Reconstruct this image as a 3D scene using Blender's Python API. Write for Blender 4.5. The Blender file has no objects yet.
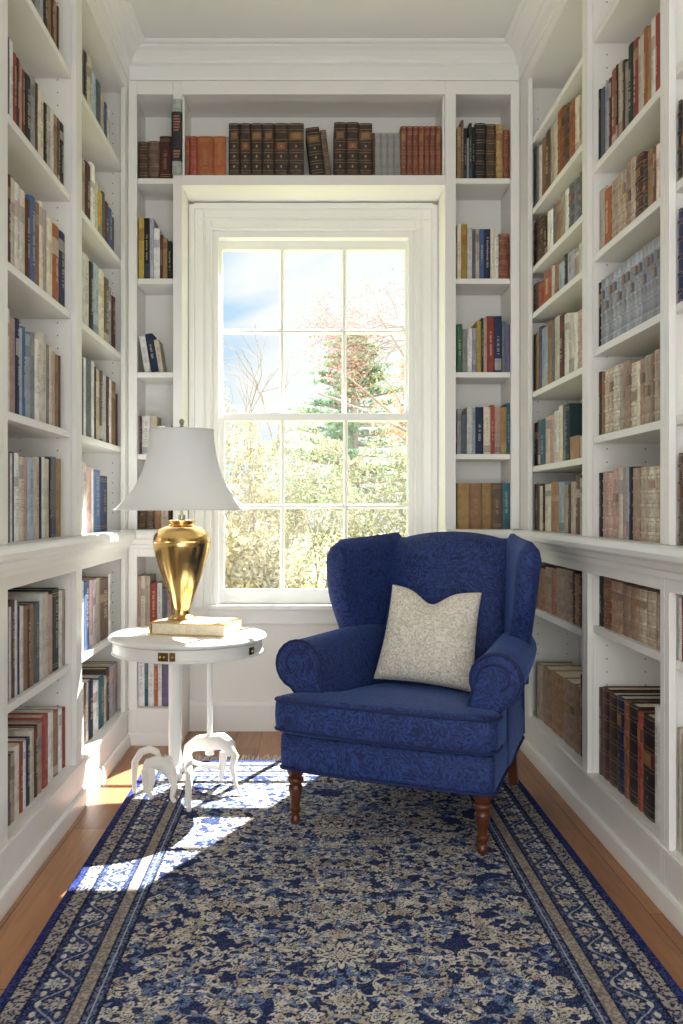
import bpy, math, random
import numpy as np
from mathutils import Vector, Matrix

random.seed(7)
C = bpy.context.scene.collection
R = math.radians
# ---------------------------------------------------------------- camera model
F, U0, V0, H = 913.0, 309.0, 507.0, 1.004
LX, RX, BY, WY = -0.764, 0.890, 3.852, 4.10      # bookcase faces (lamp side, armchair side, window end), wall plane
CASE = 0.245                                       # bookcase depth
LEDGE = 0.909
CEIL = 2.94


# ---------------------------------------------------------------- helpers
def srgb(r, g, b):
    def f(c):
        c /= 255.0
        return c / 12.92 if c <= 0.04045 else ((c + 0.055) / 1.055) ** 2.4
    return (f(r), f(g), f(b), 1.0)


class MB:
    """collects faces; build() links them as ONE mesh object"""
    def __init__(self):
        self.v, self.f, self.c, self.m = [], [], [], []
        self.col = None

    def add(self, vs, fs, col=None, mi=0):
        o = len(self.v)
        self.v += [tuple(p) for p in vs]
        for f in fs:
            self.f.append([i + o for i in f])
            self.c.append(col or self.col or (1, 1, 1, 1))
            self.m.append(mi)
        return self

    def box(self, x0, x1, y0, y1, z0, z1, col=None, mi=0):
        vs = [(x, y, z) for z in (z0, z1) for y in (y0, y1) for x in (x0, x1)]
        return self.add(vs, [(0, 2, 3, 1), (4, 5, 7, 6), (0, 1, 5, 4), (2, 6, 7, 3), (0, 4, 6, 2), (1, 3, 7, 5)], col, mi)

    def rings(self, rings, cap0=True, cap1=True, col=None, mi=0, closed=True):
        n = len(rings[0])
        vs = [p for r in rings for p in r]
        fs = []
        for k in range(len(rings) - 1):
            for i in range(n if closed else n - 1):
                j = (i + 1) % n
                fs.append((k * n + i, k * n + j, (k + 1) * n + j, (k + 1) * n + i))
        if cap0:
            fs.append(tuple(reversed(range(n))))
        if cap1:
            fs.append(tuple(range((len(rings) - 1) * n, len(rings) * n)))
        return self.add(vs, fs, col, mi)

    def lathe(self, prof, n=24, cx=0, cy=0, col=None, mi=0):
        rs = [[(cx + max(r, 1e-5) * math.cos(2 * math.pi * i / n), cy + max(r, 1e-5) * math.sin(2 * math.pi * i / n), z) for i in range(n)] for r, z in prof]
        return self.rings(rs, True, True, col, mi)

    def tube(self, pts, rad, n=8, col=None, mi=0, cyc=False):
        pts = [Vector(p) for p in pts]
        m = len(pts)
        rr = rad if isinstance(rad, (list, tuple)) else [rad] * m
        up = Vector((0, 0, 1))
        rings, prev = [], None
        for i, p in enumerate(pts):
            if cyc:
                t = pts[(i + 1) % m] - pts[i - 1]
            else:
                t = pts[min(i + 1, m - 1)] - pts[max(i - 1, 0)]
            t.normalize()
            if prev is None:
                a = t.orthogonal().normalized()
            else:
                a = (prev - t * prev.dot(t)).normalized()
            b = t.cross(a)
            prev = a
            rings.append([tuple(p + (a * math.cos(2 * math.pi * k / n) + b * math.sin(2 * math.pi * k / n)) * rr[i]) for k in range(n)])
        if cyc:
            rings.append(rings[0])
            return self.rings(rings, False, False, col, mi)
        return self.rings(rings, True, True, col, mi)

    def sweep_prism(self, prof, axis, t0, t1, col=None, mi=0):
        """prof: closed list of 2-d points; axis 'x' -> (t, p0, p1), 'y' -> (p0, t, p1), 'z' -> (p0, p1, t)"""
        def pt(p, t):
            return {'x': (t, p[0], p[1]), 'y': (p[0], t, p[1]), 'z': (p[0], p[1], t)}[axis]
        return self.rings([[pt(p, t0) for p in prof], [pt(p, t1) for p in prof]], True, True, col, mi)

    def mesh(self, name, mats, smooth=False):
        me = bpy.data.meshes.new(name)
        me.from_pydata(self.v, [], self.f)
        for m in (mats if isinstance(mats, (list, tuple)) else [mats]):
            me.materials.append(m)
        me.polygons.foreach_set('material_index', self.m)
        at = me.color_attributes.new('Col', 'FLOAT_COLOR', 'CORNER')
        arr = np.repeat(np.array(self.c, dtype=np.float32), [len(f) for f in self.f], axis=0)
        at.data.foreach_set('color', arr.ravel())
        me.update()
        import bmesh
        bm = bmesh.new(); bm.from_mesh(me)
        bmesh.ops.recalc_face_normals(bm, faces=bm.faces)
        bm.to_mesh(me); bm.free()
        if smooth:
            me.polygons.foreach_set('use_smooth', [True] * len(me.polygons))
            me.set_sharp_from_angle(angle=R(smooth if smooth is not True else 40))
        return me

    def build(self, name, mats, parent=None, smooth=False, bevel=0, subsurf=0, seg=2):
        o = bpy.data.objects.new(name, self.mesh(name, mats, smooth))
        C.objects.link(o)
        if parent:
            o.parent = parent
        if bevel:
            md = o.modifiers.new('bevel', 'BEVEL')
            md.width, md.segments, md.limit_method, md.angle_limit = bevel, seg, 'ANGLE', R(40)
            if not smooth:
                o.data.polygons.foreach_set('use_smooth', [True] * len(o.data.polygons))
                md.harden_normals = True
                o.data.set_sharp_from_angle(angle=R(40))
        if subsurf:
            md = o.modifiers.new('subsurf', 'SUBSURF')
            md.levels = md.render_levels = subsurf
        return o


def empty(name, loc=(0, 0, 0), rz=0):
    o = bpy.data.objects.new(name, None)
    o.location = loc
    o.rotation_euler = (0, 0, rz)
    o.empty_display_size = 0.1
    C.objects.link(o)
    return o


def tag(o, label, cat, group=None, kind=None):
    o['label'], o['category'] = label, cat
    if group:
        o['group'] = group
    if kind:
        o['kind'] = kind
    return o


def struct(o):
    o['kind'] = 'structure'
    return o


def round_poly(pts, r, n=5):
    out = []
    m = len(pts)
    for i in range(m):
        p, a, b = Vector(pts[i]), Vector(pts[i - 1]), Vector(pts[(i + 1) % m])
        rr = r[i] if isinstance(r, (list, tuple)) else r
        da, db = (a - p), (b - p)
        k = min(rr, da.length * .49, db.length * .49)
        if k <= 0:
            out.append(tuple(p)); continue
        p0, p1 = p + da.normalized() * k, p + db.normalized() * k
        for j in range(n + 1):
            t = j / n
            q = p0 * (1 - t) ** 2 + p * 2 * t * (1 - t) + p1 * t * t
            out.append(tuple(q))
    return out


# ---------------------------------------------------------------- materials
def mat(name, col=(.8, .8, .8, 1), rough=.5, metal=0, bump=None, vary=None, attr=False, sheen=0, spec=.5, emis=None):
    m = bpy.data.materials.new(name)
    m.use_nodes = True
    nt = m.node_tree
    b = nt.nodes['Principled BSDF']
    b.inputs['Roughness'].default_value = rough
    b.inputs['Metallic'].default_value = metal
    b.inputs['Specular IOR Level'].default_value = spec
    if sheen:
        b.inputs['Sheen Weight'].default_value = sheen
        b.inputs['Sheen Roughness'].default_value = .4
    src = None
    if attr:
        a = nt.nodes.new('ShaderNodeVertexColor'); a.layer_name = 'Col'
        src = a.outputs[0]
    tc = nt.nodes.new('ShaderNodeTexCoord')
    if vary:
        scale, amt = vary
        n = nt.nodes.new('ShaderNodeTexNoise'); n.inputs['Scale'].default_value = scale; n.inputs['Detail'].default_value = 4
        nt.links.new(tc.outputs['Object'], n.inputs['Vector'])
        mr = nt.nodes.new('ShaderNodeMapRange')
        mr.inputs[1].default_value, mr.inputs[2].default_value = .3, .7
        mr.inputs[3].default_value, mr.inputs[4].default_value = 1 - amt, 1 + amt * .5
        nt.links.new(n.outputs[0], mr.inputs[0])
        mx = nt.nodes.new('ShaderNodeMix'); mx.data_type = 'RGBA'; mx.blend_type = 'MULTIPLY'; mx.inputs[0].default_value = 1
        if src:
            nt.links.new(src, mx.inputs[6])
        else:
            mx.inputs[6].default_value = col
        nt.links.new(mr.outputs[0], mx.inputs[7])
        src = mx.outputs[2]
    if src:
        nt.links.new(src, b.inputs['Base Color'])
    else:
        b.inputs['Base Color'].default_value = col
    if bump:
        scale, st = bump
        n = nt.nodes.new('ShaderNodeTexNoise'); n.inputs['Scale'].default_value = scale; n.inputs['Detail'].default_value = 5
        nt.links.new(tc.outputs['Object'], n.inputs['Vector'])
        bp = nt.nodes.new('ShaderNodeBump'); bp.inputs['Strength'].default_value = st; bp.inputs['Distance'].default_value = .002
        nt.links.new(n.outputs[0], bp.inputs['Height'])
        nt.links.new(bp.outputs[0], b.inputs['Normal'])
    return m


M = {}
M['paint'] = mat('white_paint', srgb(237, 235, 232), .38, bump=(60, .05))
M['trimpaint'] = mat('trim_paint', srgb(239, 238, 236), .32)
M['wallpaint'] = mat('wall_paint', srgb(238, 236, 232), .6, bump=(90, .08))
M['ceilpaint'] = mat('ceiling_paint', srgb(234, 233, 230), .8)
M['hole'] = mat('peg_hole_dark', srgb(70, 60, 52), .8)
M['cloth_book'] = mat('book_cloth', rough=.75, attr=True, vary=(30, .25), bump=(500, .15))
M['leather_book'] = mat('book_leather', rough=.5, attr=True, vary=(45, .45), bump=(180, .35))
M['paper'] = mat('book_pages', srgb(222, 210, 186), .85, vary=(90, .12))
M['title'] = mat('spine_print', rough=.5, attr=True)
M['brass'] = mat('polished_brass', srgb(222, 184, 120), .2, 1.0, vary=(6, .12))
M['oldbrass'] = mat('aged_brass', srgb(120, 92, 52), .4, .8, vary=(40, .4))
M['nickel'] = mat('brushed_nickel', srgb(170, 165, 155), .3, 1.0)
M['black'] = mat('blackened_metal', srgb(40, 38, 36), .5)
M['tablewhite'] = mat('table_lacquer', srgb(236, 234, 230), .25)
M['carved'] = mat('carved_white', srgb(236, 232, 225), .4, bump=(60, .2))
M['legwood'] = mat('walnut', srgb(92, 48, 28), .32, vary=(25, .35))
M['piping'] = mat('chair_piping', srgb(22, 34, 82), .7)


def fabric_mat():
    m = bpy.data.materials.new('blue_damask')
    m.use_nodes = True
    nt = m.node_tree; L = nt.links
    b = nt.nodes['Principled BSDF']
    tc = nt.nodes.new('ShaderNodeTexCoord')
    nz = nt.nodes.new('ShaderNodeTexNoise'); nz.inputs['Scale'].default_value = 9; nz.inputs['Detail'].default_value = 2
    L.new(tc.outputs['Object'], nz.inputs['Vector'])
    mx = nt.nodes.new('ShaderNodeMix'); mx.data_type = 'RGBA'; mx.inputs[0].default_value = .16
    L.new(tc.outputs['Object'], mx.inputs[6]); L.new(nz.outputs['Color'], mx.inputs[7])
    n2 = nt.nodes.new('ShaderNodeTexNoise'); n2.inputs['Scale'].default_value = 46; n2.inputs['Detail'].default_value = 1.2; n2.inputs['Distortion'].default_value = 3.2
    L.new(mx.outputs[2], n2.inputs['Vector'])
    r = nt.nodes.new('ShaderNodeValToRGB')
    e = r.color_ramp.elements
    e[0].position, e[1].position = .40, .62
    e[0].color, e[1].color = (0, 0, 0, 1), (1, 1, 1, 1)
    L.new(n2.outputs[0], r.inputs[0])
    c = nt.nodes.new('ShaderNodeMix'); c.data_type = 'RGBA'
    c.inputs[6].default_value = srgb(15, 30, 80); c.inputs[7].default_value = srgb(38, 63, 128)
    L.new(r.outputs[0], c.inputs[0])
    L.new(c.outputs[2], b.inputs['Base Color'])
    b.inputs['Roughness'].default_value = .72
    b.inputs['Sheen Weight'].default_value = .5
    b.inputs['Sheen Roughness'].default_value = .35
    b.inputs['Sheen Tint'].default_value = srgb(110, 140, 210)
    bp = nt.nodes.new('ShaderNodeBump'); bp.inputs['Strength'].default_value = .35; bp.inputs['Distance'].default_value = .002
    L.new(r.outputs[0], bp.inputs['Height']); L.new(bp.outputs[0], b.inputs['Normal'])
    return m


M['damask'] = fabric_mat()


def pillow_mat():
    m = mat('cream_embroidered_linen', rough=.9, sheen=.2)
    nt = m.node_tree; L = nt.links; b = nt.nodes['Principled BSDF']
    tc = nt.nodes.new('ShaderNodeTexCoord')
    n1 = nt.nodes.new('ShaderNodeTexNoise'); n1.inputs['Scale'].default_value = 38; n1.inputs['Detail'].default_value = 3; n1.inputs['Distortion'].default_value = 4
    L.new(tc.outputs['Object'], n1.inputs['Vector'])
    r = nt.nodes.new('ShaderNodeValToRGB'); e = r.color_ramp.elements
    e[0].position, e[1].position = .38, .6
    e[0].color, e[1].color = srgb(198, 188, 174), srgb(240, 233, 222)
    L.new(n1.outputs[0], r.inputs[0]); L.new(r.outputs[0], b.inputs['Base Color'])
    bp = nt.nodes.new('ShaderNodeBump'); bp.inputs['Strength'].default_value = .7; bp.inputs['Distance'].default_value = .004
    L.new(n1.outputs[0], bp.inputs['Height']); L.new(bp.outputs[0], b.inputs['Normal'])
    return m


M['pillow'] = pillow_mat()


def shade_mat():
    m = bpy.data.materials.new('lampshade_silk')
    m.use_nodes = True
    nt = m.node_tree; L = nt.links
    b = nt.nodes['Principled BSDF']
    b.inputs['Base Color'].default_value = srgb(246, 246, 246); b.inputs['Roughness'].default_value = .7
    tr = nt.nodes.new('ShaderNodeBsdfTranslucent'); tr.inputs[0].default_value = srgb(240, 240, 242)
    ms = nt.nodes.new('ShaderNodeMixShader'); ms.inputs[0].default_value = .45
    tc = nt.nodes.new('ShaderNodeTexCoord')
    w = nt.nodes.new('ShaderNodeTexWave'); w.inputs['Scale'].default_value = 120; w.bands_direction = 'Z'
    L.new(tc.outputs['Object'], w.inputs['Vector'])
    bp = nt.nodes.new('ShaderNodeBump'); bp.inputs['Strength'].default_value = .08; bp.inputs['Distance'].default_value = .001
    L.new(w.outputs[1], bp.inputs['Height']); L.new(bp.outputs[0], b.inputs['Normal'])
    L.new(b.outputs[0], ms.inputs[1]); L.new(tr.outputs[0], ms.inputs[2])
    L.new(ms.outputs[0], nt.nodes['Material Output'].inputs[0])
    return m


M['shade'] = shade_mat()


def floor_mat():
    m = bpy.data.materials.new('oak_planks')
    m.use_nodes = True
    nt = m.node_tree; L = nt.links; b = nt.nodes['Principled BSDF']
    tc = nt.nodes.new('ShaderNodeTexCoord')
    mp = nt.nodes.new('ShaderNodeMapping'); mp.inputs['Rotation'].default_value = (0, 0, R(90))
    L.new(tc.outputs['Object'], mp.inputs[0])
    br = nt.nodes.new('ShaderNodeTexBrick')
    br.inputs['Scale'].default_value = 1; br.inputs['Brick Width'].default_value = .95; br.inputs['Row Height'].default_value = .105
    br.inputs['Mortar Size'].default_value = .0016; br.inputs['Color1'].default_value = srgb(176, 124, 82); br.inputs['Color2'].default_value = srgb(150, 100, 64)
    br.inputs['Mortar'].default_value = srgb(86, 54, 34); br.offset = .37
    L.new(mp.outputs[0], br.inputs[0])
    m2 = nt.nodes.new('ShaderNodeMapping'); m2.inputs['Scale'].default_value = (28, 1.6, 1)
    L.new(tc.outputs['Object'], m2.inputs[0])
    n = nt.nodes.new('ShaderNodeTexNoise'); n.inputs['Scale'].default_value = 2.2; n.inputs['Detail'].default_value = 6; n.inputs['Distortion'].default_value = .8
    L.new(m2.outputs[0], n.inputs['Vector'])
    mr = nt.nodes.new('ShaderNodeMapRange'); mr.inputs[1].default_value, mr.inputs[2].default_value, mr.inputs[3].default_value, mr.inputs[4].default_value = .3, .7, .78, 1.15
    L.new(n.outputs[0], mr.inputs[0])
    mx = nt.nodes.new('ShaderNodeMix'); mx.data_type = 'RGBA'; mx.blend_type = 'MULTIPLY'; mx.inputs[0].default_value = 1
    L.new(br.outputs[0], mx.inputs[6]); L.new(mr.outputs[0], mx.inputs[7]); L.new(mx.outputs[2], b.inputs['Base Color'])
    b.inputs['Roughness'].default_value = .36
    return m


M['floor'] = floor_mat()
M['rug'] = mat('woven_wool', rough=.95, attr=True, vary=(40, .22), bump=(700, .5), spec=.1)
M['fringe'] = mat('rug_fringe', srgb(222, 216, 204), .9)


def glass_mat():
    m = bpy.data.materials.new('window_glass')
    m.use_nodes = True
    nt = m.node_tree; L = nt.links
    nt.nodes.remove(nt.nodes['Principled BSDF'])
    t = nt.nodes.new('ShaderNodeBsdfTransparent'); t.inputs[0].default_value = (.96, .98, .97, 1)
    g = nt.nodes.new('ShaderNodeBsdfGlossy'); g.inputs['Roughness'].default_value = .02
    ms = nt.nodes.new('ShaderNodeMixShader'); ms.inputs[0].default_value = .012
    L.new(t.outputs[0], ms.inputs[1]); L.new(g.outputs[0], ms.inputs[2]); L.new(ms.outputs[0], nt.nodes['Material Output'].inputs[0])
    return m


M['glass'] = glass_mat()


def leaf_mat(name, c1, c2, tl=.5):
    m = bpy.data.materials.new(name)
    m.use_nodes = True
    nt = m.node_tree; L = nt.links; b = nt.nodes['Principled BSDF']
    tc = nt.nodes.new('ShaderNodeTexCoord')
    n = nt.nodes.new('ShaderNodeTexNoise'); n.inputs['Scale'].default_value = 3.5; n.inputs['Detail'].default_value = 6
    L.new(tc.outputs['Object'], n.inputs['Vector'])
    r = nt.nodes.new('ShaderNodeValToRGB'); e = r.color_ramp.elements
    e[0].position, e[1].position = .35, .65; e[0].color, e[1].color = c1, c2
    L.new(n.outputs[0], r.inputs[0]); L.new(r.outputs[0], b.inputs['Base Color'])
    b.inputs['Roughness'].default_value = .6
    t = nt.nodes.new('ShaderNodeBsdfTranslucent'); L.new(r.outputs[0], t.inputs[0])
    ms = nt.nodes.new('ShaderNodeMixShader'); ms.inputs[0].default_value = tl
    L.new(b.outputs[0], ms.inputs[1]); L.new(t.outputs[0], ms.inputs[2]); L.new(ms.outputs[0], nt.nodes['Material Output'].inputs[0])
    return m


M['bark'] = mat('bark', srgb(120, 104, 92), .9, vary=(12, .3))
M['lawn'] = mat('lawn', srgb(150, 150, 84), .9, vary=(2, .3))

# ================================================================ ROOM SHELL
WL, WR, YR = LX - CASE - .006, RX + CASE + .006, -1.2
struct(MB().box(WL - .1, WR + .1, YR - .1, WY + .22, -.1, 0).build('floor', M['floor']))
struct(MB().box(WL - .1, WR + .1, YR - .1, WY + .22, CEIL, CEIL + .1).build('ceiling', M['ceilpaint']))
struct(MB().box(WL - .1, WL, YR, WY + .105, 0, CEIL).build('wall_left', M['wallpaint']))
struct(MB().box(WR, WR + .1, YR, WY + .105, 0, CEIL).build('wall_right', M['wallpaint']))
# window wall with its opening
OX0, OX1, OZ0, OZ1 = -.425, .466, .555, 2.235
w = MB()
w.box(WL, OX0, WY, WY + .105, 0, CEIL).box(OX1, WR, WY, WY + .105, 0, CEIL)
w.box(OX0, OX1, WY, WY + .105, 0, OZ0).box(OX0, OX1, WY, WY + .105, OZ1, CEIL)
struct(w.build('wall_back', M['wallpaint']))
# wall behind the camera; its wide window is added to light the room
QX0, QX1, QZ0, QZ1 = -.86, .98, .12, 2.12
w = MB()
w.box(WL, QX0, YR - .1, YR, 0, CEIL).box(QX1, WR, YR - .1, YR, 0, CEIL).box(QX0, QX1, YR - .1, YR, 0, QZ0).box(QX0, QX1, YR - .1, YR, QZ1, CEIL)
struct(w.build('wall_front', M['wallpaint']))
w2 = struct(empty('added_window', ((QX0 + QX1) / 2, YR - .05, QZ0)))
fr = MB()
hw = (QX1 - QX0) / 2
for x in (-hw + .02, 0, hw - .02):
    fr.box(x - .02, x + .02, -.025, .025, 0, QZ1 - QZ0)
for z in (.02, 1.3, QZ1 - QZ0 - .02):
    fr.box(-hw, hw, -.024, .024, z - .02, z + .02)
fr.build('frame', M['trimpaint'], w2)
MB().box(-hw + .04, hw - .04, -.003, .003, .04, QZ1 - QZ0 - .04).build('glass', M['glass'], w2)

# ---- the sash window
win = struct(empty('window_1', (0, WY, OZ0)))
def wz(z): return z - OZ0
cz = MB()
# casing: stepped boards on the wall, filling the niche between the columns
for x0, x1, sgn in ((-.534, OX0 - .006, 1), (OX1 + .006, .572, -1)):
    xa, xb = (x0, x1) if sgn == 1 else (x1, x0)       # outer, inner edge
    prof = [(xa, -.002), (xa, -.040), (xa + sgn * .022, -.040), (xa + sgn * .026, -.026), (xa + sgn * .060, -.022), (xa + sgn * .066, -.028), (xa + sgn * .074, -.022), (xb - sgn * .012, -.018), (xb - sgn * .008, -.024), (xb, -.020), (xb, -.002)]
    cz.sweep_prism(prof, 'z', wz(OZ0), wz(2.349))
prof = [(-.002, wz(2.357)), (-.040, wz(2.357)), (-.040, wz(2.335)), (-.026, wz(2.331)), (-.022, wz(2.297)), (-.028, wz(2.291)), (-.022, wz(2.283)), (-.018, wz(2.256)), (-.024, wz(2.252)), (-.020, wz(2.243)), (-.002, wz(2.243))]
cz.sweep_prism(prof, 'x', -.512, .550)
cz.build('casing', M['trimpaint'], win)
jb = MB()
jb.box(OX0, OX0 + .006, 0, .16, 0, wz(OZ1)).box(OX1 - .006, OX1, 0, .16, 0, wz(OZ1)).box(OX0 + .006, OX1 - .006, 0, .16, wz(OZ1) - .02, wz(OZ1))
jb.box(OX0 + .006, OX0 + .018, .0, .024, 0, wz(OZ1) - .02).box(OX1 - .018, OX1 - .006, .0, .024, 0, wz(OZ1) - .02)   # inner stops
jb.build('jamb', M['trimpaint'], win)
sl = MB()
sl.sweep_prism([(-.052, -.012), (-.056, -.004), (-.052, .012), (.05, .012), (.05, -.028), (-.002, -.028), (-.002, -.012)], 'x', -.45, .49)
sl.box(-.45, .49, -.022, -.003, -.075, -.012)          # apron
sl.build('sill', M['trimpaint'], win, bevel=.002)


def sash(name, y0, y1, X0, X1, Z0, Z1, gx0, gx1, gz0, gz1, vx, hz):
    s = MB()
    s.box(X0, gx0, y0, y1, wz(Z0), wz(Z1)).box(gx1, X1, y0, y1, wz(Z0), wz(Z1))
    s.box(gx0, gx1, y0, y1, wz(Z0), wz(gz0)).box(gx0, gx1, y0, y1, wz(gz1), wz(Z1))
    mid = (y0 + y1) / 2
    for x in vx:
        s.sweep_prism([(x - .011, mid + .011), (x - .011, mid - .004), (x - .004, y0 + .003), (x + .004, y0 + .003), (x + .011, mid - .004), (x + .011, mid + .011)], 'z', wz(gz0), wz(gz1))
    for z in hz:
        s.sweep_prism([(mid + .0108, wz(z) - .011), (mid - .004, wz(z) - .011), (y0 + .0034, wz(z) - .004), (y0 + .0034, wz(z) + .004), (mid - .004, wz(z) + .011), (mid + .0108, wz(z) + .011)], 'x', gx0, gx1)
    o = s.build(name, M['trimpaint'], win, bevel=.0015)
    MB().box(gx0 - .004, gx1 + .004, mid + .002, mid + .005, wz(gz0) - .004, wz(gz1) + .004).build('glass', M['glass'], o)


sash('upper_sash', .062, .097, OX0 + .006, OX1 - .006, 1.395, OZ1 - .02, -.396, .438, 1.430, 2.177, (-.1235, .1605), (1.806,))
sash('lower_sash', .025, .060, OX0 + .018, OX1 - .018, .5675, 1.428, -.383, .444, .632, 1.395, (-.121, .166), (1.006,))

# ---- crown mouldings, mitred
def crown_prof(o):   # (distance out from the face, z)
    return [(-.02, 2.803), (.006, 2.803), (.008, 2.812), (.008, 2.858), (.014, 2.862), (.024, 2.866), (.026, 2.874), (.022, 2.880), (.030, 2.892), (.044, 2.908), (.062, 2.918), (.066, 2.924), (.078, 2.926), (.084, 2.930), (.086, CEIL - .001), (-.02, CEIL - .001)]
P = crown_prof(1)
t = MB(); t.rings([[(LX + d, 1.0, z) for d, z in P], [(LX + d, BY - d - .0004, z) for d, z in P]]); struct(t.build('trim_1', M['trimpaint']))
t = MB(); t.rings([[(LX + d + .0004, BY - d, z) for d, z in P], [(RX - d - .0004, BY - d, z) for d, z in P]]); struct(t.build('trim_2', M['trimpaint']))
t = MB(); t.rings([[(RX - d, 1.0, z) for d, z in P], [(RX - d, BY - d - .0004, z) for d, z in P]]); struct(t.build('trim_3', M['trimpaint']))

# ---- baseboards
B = [(0, 0), (.016, 0), (.016, .008), (.011, .046), (.006, .052), (0, .052)]
def lift(p): return (p[0] + .0006, p[1] + .0006)
t = MB(); t.sweep_prism([(LX + d, z) for d, z in map(lift, B)], 'y', 1.0, BY - .017); struct(t.build('baseboard_left', M['trimpaint']))
t = MB(); t.sweep_prism([(RX - d, z) for d, z in map(lift, B)], 'y', 1.0, BY - .017); struct(t.build('baseboard_right', M['trimpaint']))
t = MB(); t.sweep_prism([(BY - d, z) for d, z in map(lift, B)], 'x', LX + .001, -.536); t.sweep_prism([(BY - d, z) for d, z in map(lift, B)], 'x', .574, RX - .001)
t.sweep_prism([(WY - d, z) for d, z in map(lift, [(0, 0), (.018, 0), (.018, .115), (.012, .13), (.004, .136), (0, .136)])], 'x', -.535, .573)
struct(t.build('baseboard_back', M['trimpaint']))

# ================================================================ BOOKCASES
# every case is modelled in its own frame: l along the wall, o outwards from the face into the room (0 = face, negative = into the case)
SETB, ST = .018, .023


def bay(name, label, side, A, Bo, a, b, ia, ib, z0, z1, oz0, oz1, shelves, holes, group):
    def P3(l, o, z):
        return {'L': (LX + o, l, z), 'R': (RX - o, l, z), 'B': (l, BY - o, z)}[side]
    loc = P3((A + Bo) / 2, 0, z0)
    root = empty('bookcase', loc)
    tag(root, label, 'bookcase', group)
    lo = Vector(loc)

    def bx(mb, l0, l1, o0, o1, zz0, zz1, mi=0):
        p, q = Vector(P3(l0, o0, zz0)) - lo, Vector(P3(l1, o1, zz1)) - lo
        mb.box(min(p.x, q.x), max(p.x, q.x), min(p.y, q.y), max(p.y, q.y), min(p.z, q.z), max(p.z, q.z), None, mi)
    g = .0004
    A += g; Bo -= g
    # face frame
    f = MB()
    bx(f, A, a, -.018, 0, z0, z1); bx(f, b, Bo, -.018, 0, z0, z1)
    bx(f, a, b, -.018, 0, oz1, z1)
    if oz0 > z0 + .002:
        bx(f, a, b, -.018, 0, z0, oz0)
        if oz0 - z0 > .1:
            bx(f, A, Bo, .0002, .006, oz0 - .014, oz0 - .002)      # bead along the toe board
    f.build('face_frame', M['paint'], root, bevel=.0015)
    for l0, l1, sg, fa in ((A, ia, 1, ia), (ib, Bo, -1, ib)):
        s = MB()
        bx(s, l0, l1, -CASE, -.0184, z0, z1)
        if holes:
            zz = oz0 + .07
            while zz < oz1 - .05:
                for o in (-.062, -.185):
                    c = Vector(P3(fa, o, zz)) - lo
                    r = .0023
                    n = 8
                    if side == 'B':
                        ring = [(c.x + sg * .0004, c.y + r * math.cos(k * math.pi / 4), c.z + r * math.sin(k * math.pi / 4)) for k in range(n)]
                    else:
                        ring = [(c.x + r * math.cos(k * math.pi / 4), c.y + sg * .0004, c.z + r * math.sin(k * math.pi / 4)) for k in range(n)]
                    s.add(ring, [tuple(range(n))], None, 1)
                zz += .042
        s.build('side_panel', [M['paint'], M['hole']], root)
    k = MB(); bx(k, ia + g, ib - g, -CASE, -CASE + .012, z0, z1); k.build('back_panel', M['paint'], root)
    k = MB(); bx(k, ia + g, ib - g, -CASE + .0124, -.0184, oz1 + .001, oz1 + .022); k.build('top_panel', M['paint'], root)
    if oz0 > z0 + .002:
        k = MB(); bx(k, ia + g, ib - g, -CASE + .0124, -.0184, (oz0 - .022 if oz0 - z0 > .1 else z0), oz0); k.build('bottom_panel', M['paint'], root)
    for z in shelves:
        k = MB(); bx(k, ia + g, ib - g, -CASE + .0124, -SETB - .0006, z - ST, z)
        k.build('shelf', M['paint'], root, bevel=.0025)
    return root


UZ = (LEDGE + .0004, 2.802, LEDGE + .0004, 2.745)
LZ = (.0006, .829, .155, .794)
Ls = (2.434, 2.029, 1.644, 1.254)
LEFT = {'F': (2.2835, 3.0365, 2.317, 3.0, 2.317, 3.0), 'W': (3.0365, 3.8515, 3.073, 3.79, 3.073, 3.842), 'N': (1.3, 2.2835, 1.337, 2.25, 1.337, 2.25)}
RIGHT = {'W': (2.947, 3.8515, 2.976, 3.707, 2.976, 3.80), 'M': (2.286, 2.947, 2.315, 2.918, 2.315, 2.918), 'N': (1.3, 2.286, 1.337, 2.257, 1.337, 2.276)}
RWs = (2.503, 2.216, 1.978, 1.792, 1.471, 1.169)
RMs = (2.508, 2.092, 1.808, 1.507, 1.229)
GU, GL = 'built-in white bookcases above the ledge', 'built-in white bookcases below the ledge'
for k, lab in (('F', 'middle tall white bookcase bay on the lamp-side wall, above the ledge'), ('W', 'tall white bookcase bay on the lamp-side wall, next to the window corner'), ('N', 'empty tall white bookcase bay of the lamp-side wall, farthest from the window')):
    bay('bookcase', lab, 'L', *LEFT[k], *UZ, Ls, k != 'N', GU)
for k, lab in (('F', 'low white bookcase unit under the lamp-side ledge, one bay from the window corner'), ('W', 'low white bookcase unit beside the round table, in the window corner'), ('N', 'empty low white bookcase unit of the lamp-side wall, farthest from the window')):
    bay('bookcase', lab, 'L', *LEFT[k], *LZ, (.488,), k != 'N', GL)
for k, sh, lab in (('W', RWs, 'tall white seven-tier bookcase bay behind the armchair, in the window corner'), ('M', RMs, 'tall white bookcase bay holding the silver-grey set, armchair-side wall'), ('N', RMs, 'tall white bookcase bay of the armchair-side wall cut by the picture edge')):
    bay('bookcase', lab, 'R', *RIGHT[k], *UZ, sh, True, GU)
for k, sh, lab in (('W', .594, 'low white bookcase unit directly behind the armchair'), ('M', .626, 'low white bookcase unit with big dark folios, armchair-side wall'), ('N', .626, 'low white bookcase unit cut by the picture edge, armchair-side wall')):
    bay('bookcase', lab, 'R', *RIGHT[k], *LZ, (sh,), True, GL)
BSs = (2.398, 1.973, 1.576, 1.229)
BLX = (-.764 + .0006, -.536, -.726, -.574, -.732, -.568)
BRX = (.574, .890 - .0006, .620, .852, .612, .858)
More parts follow.
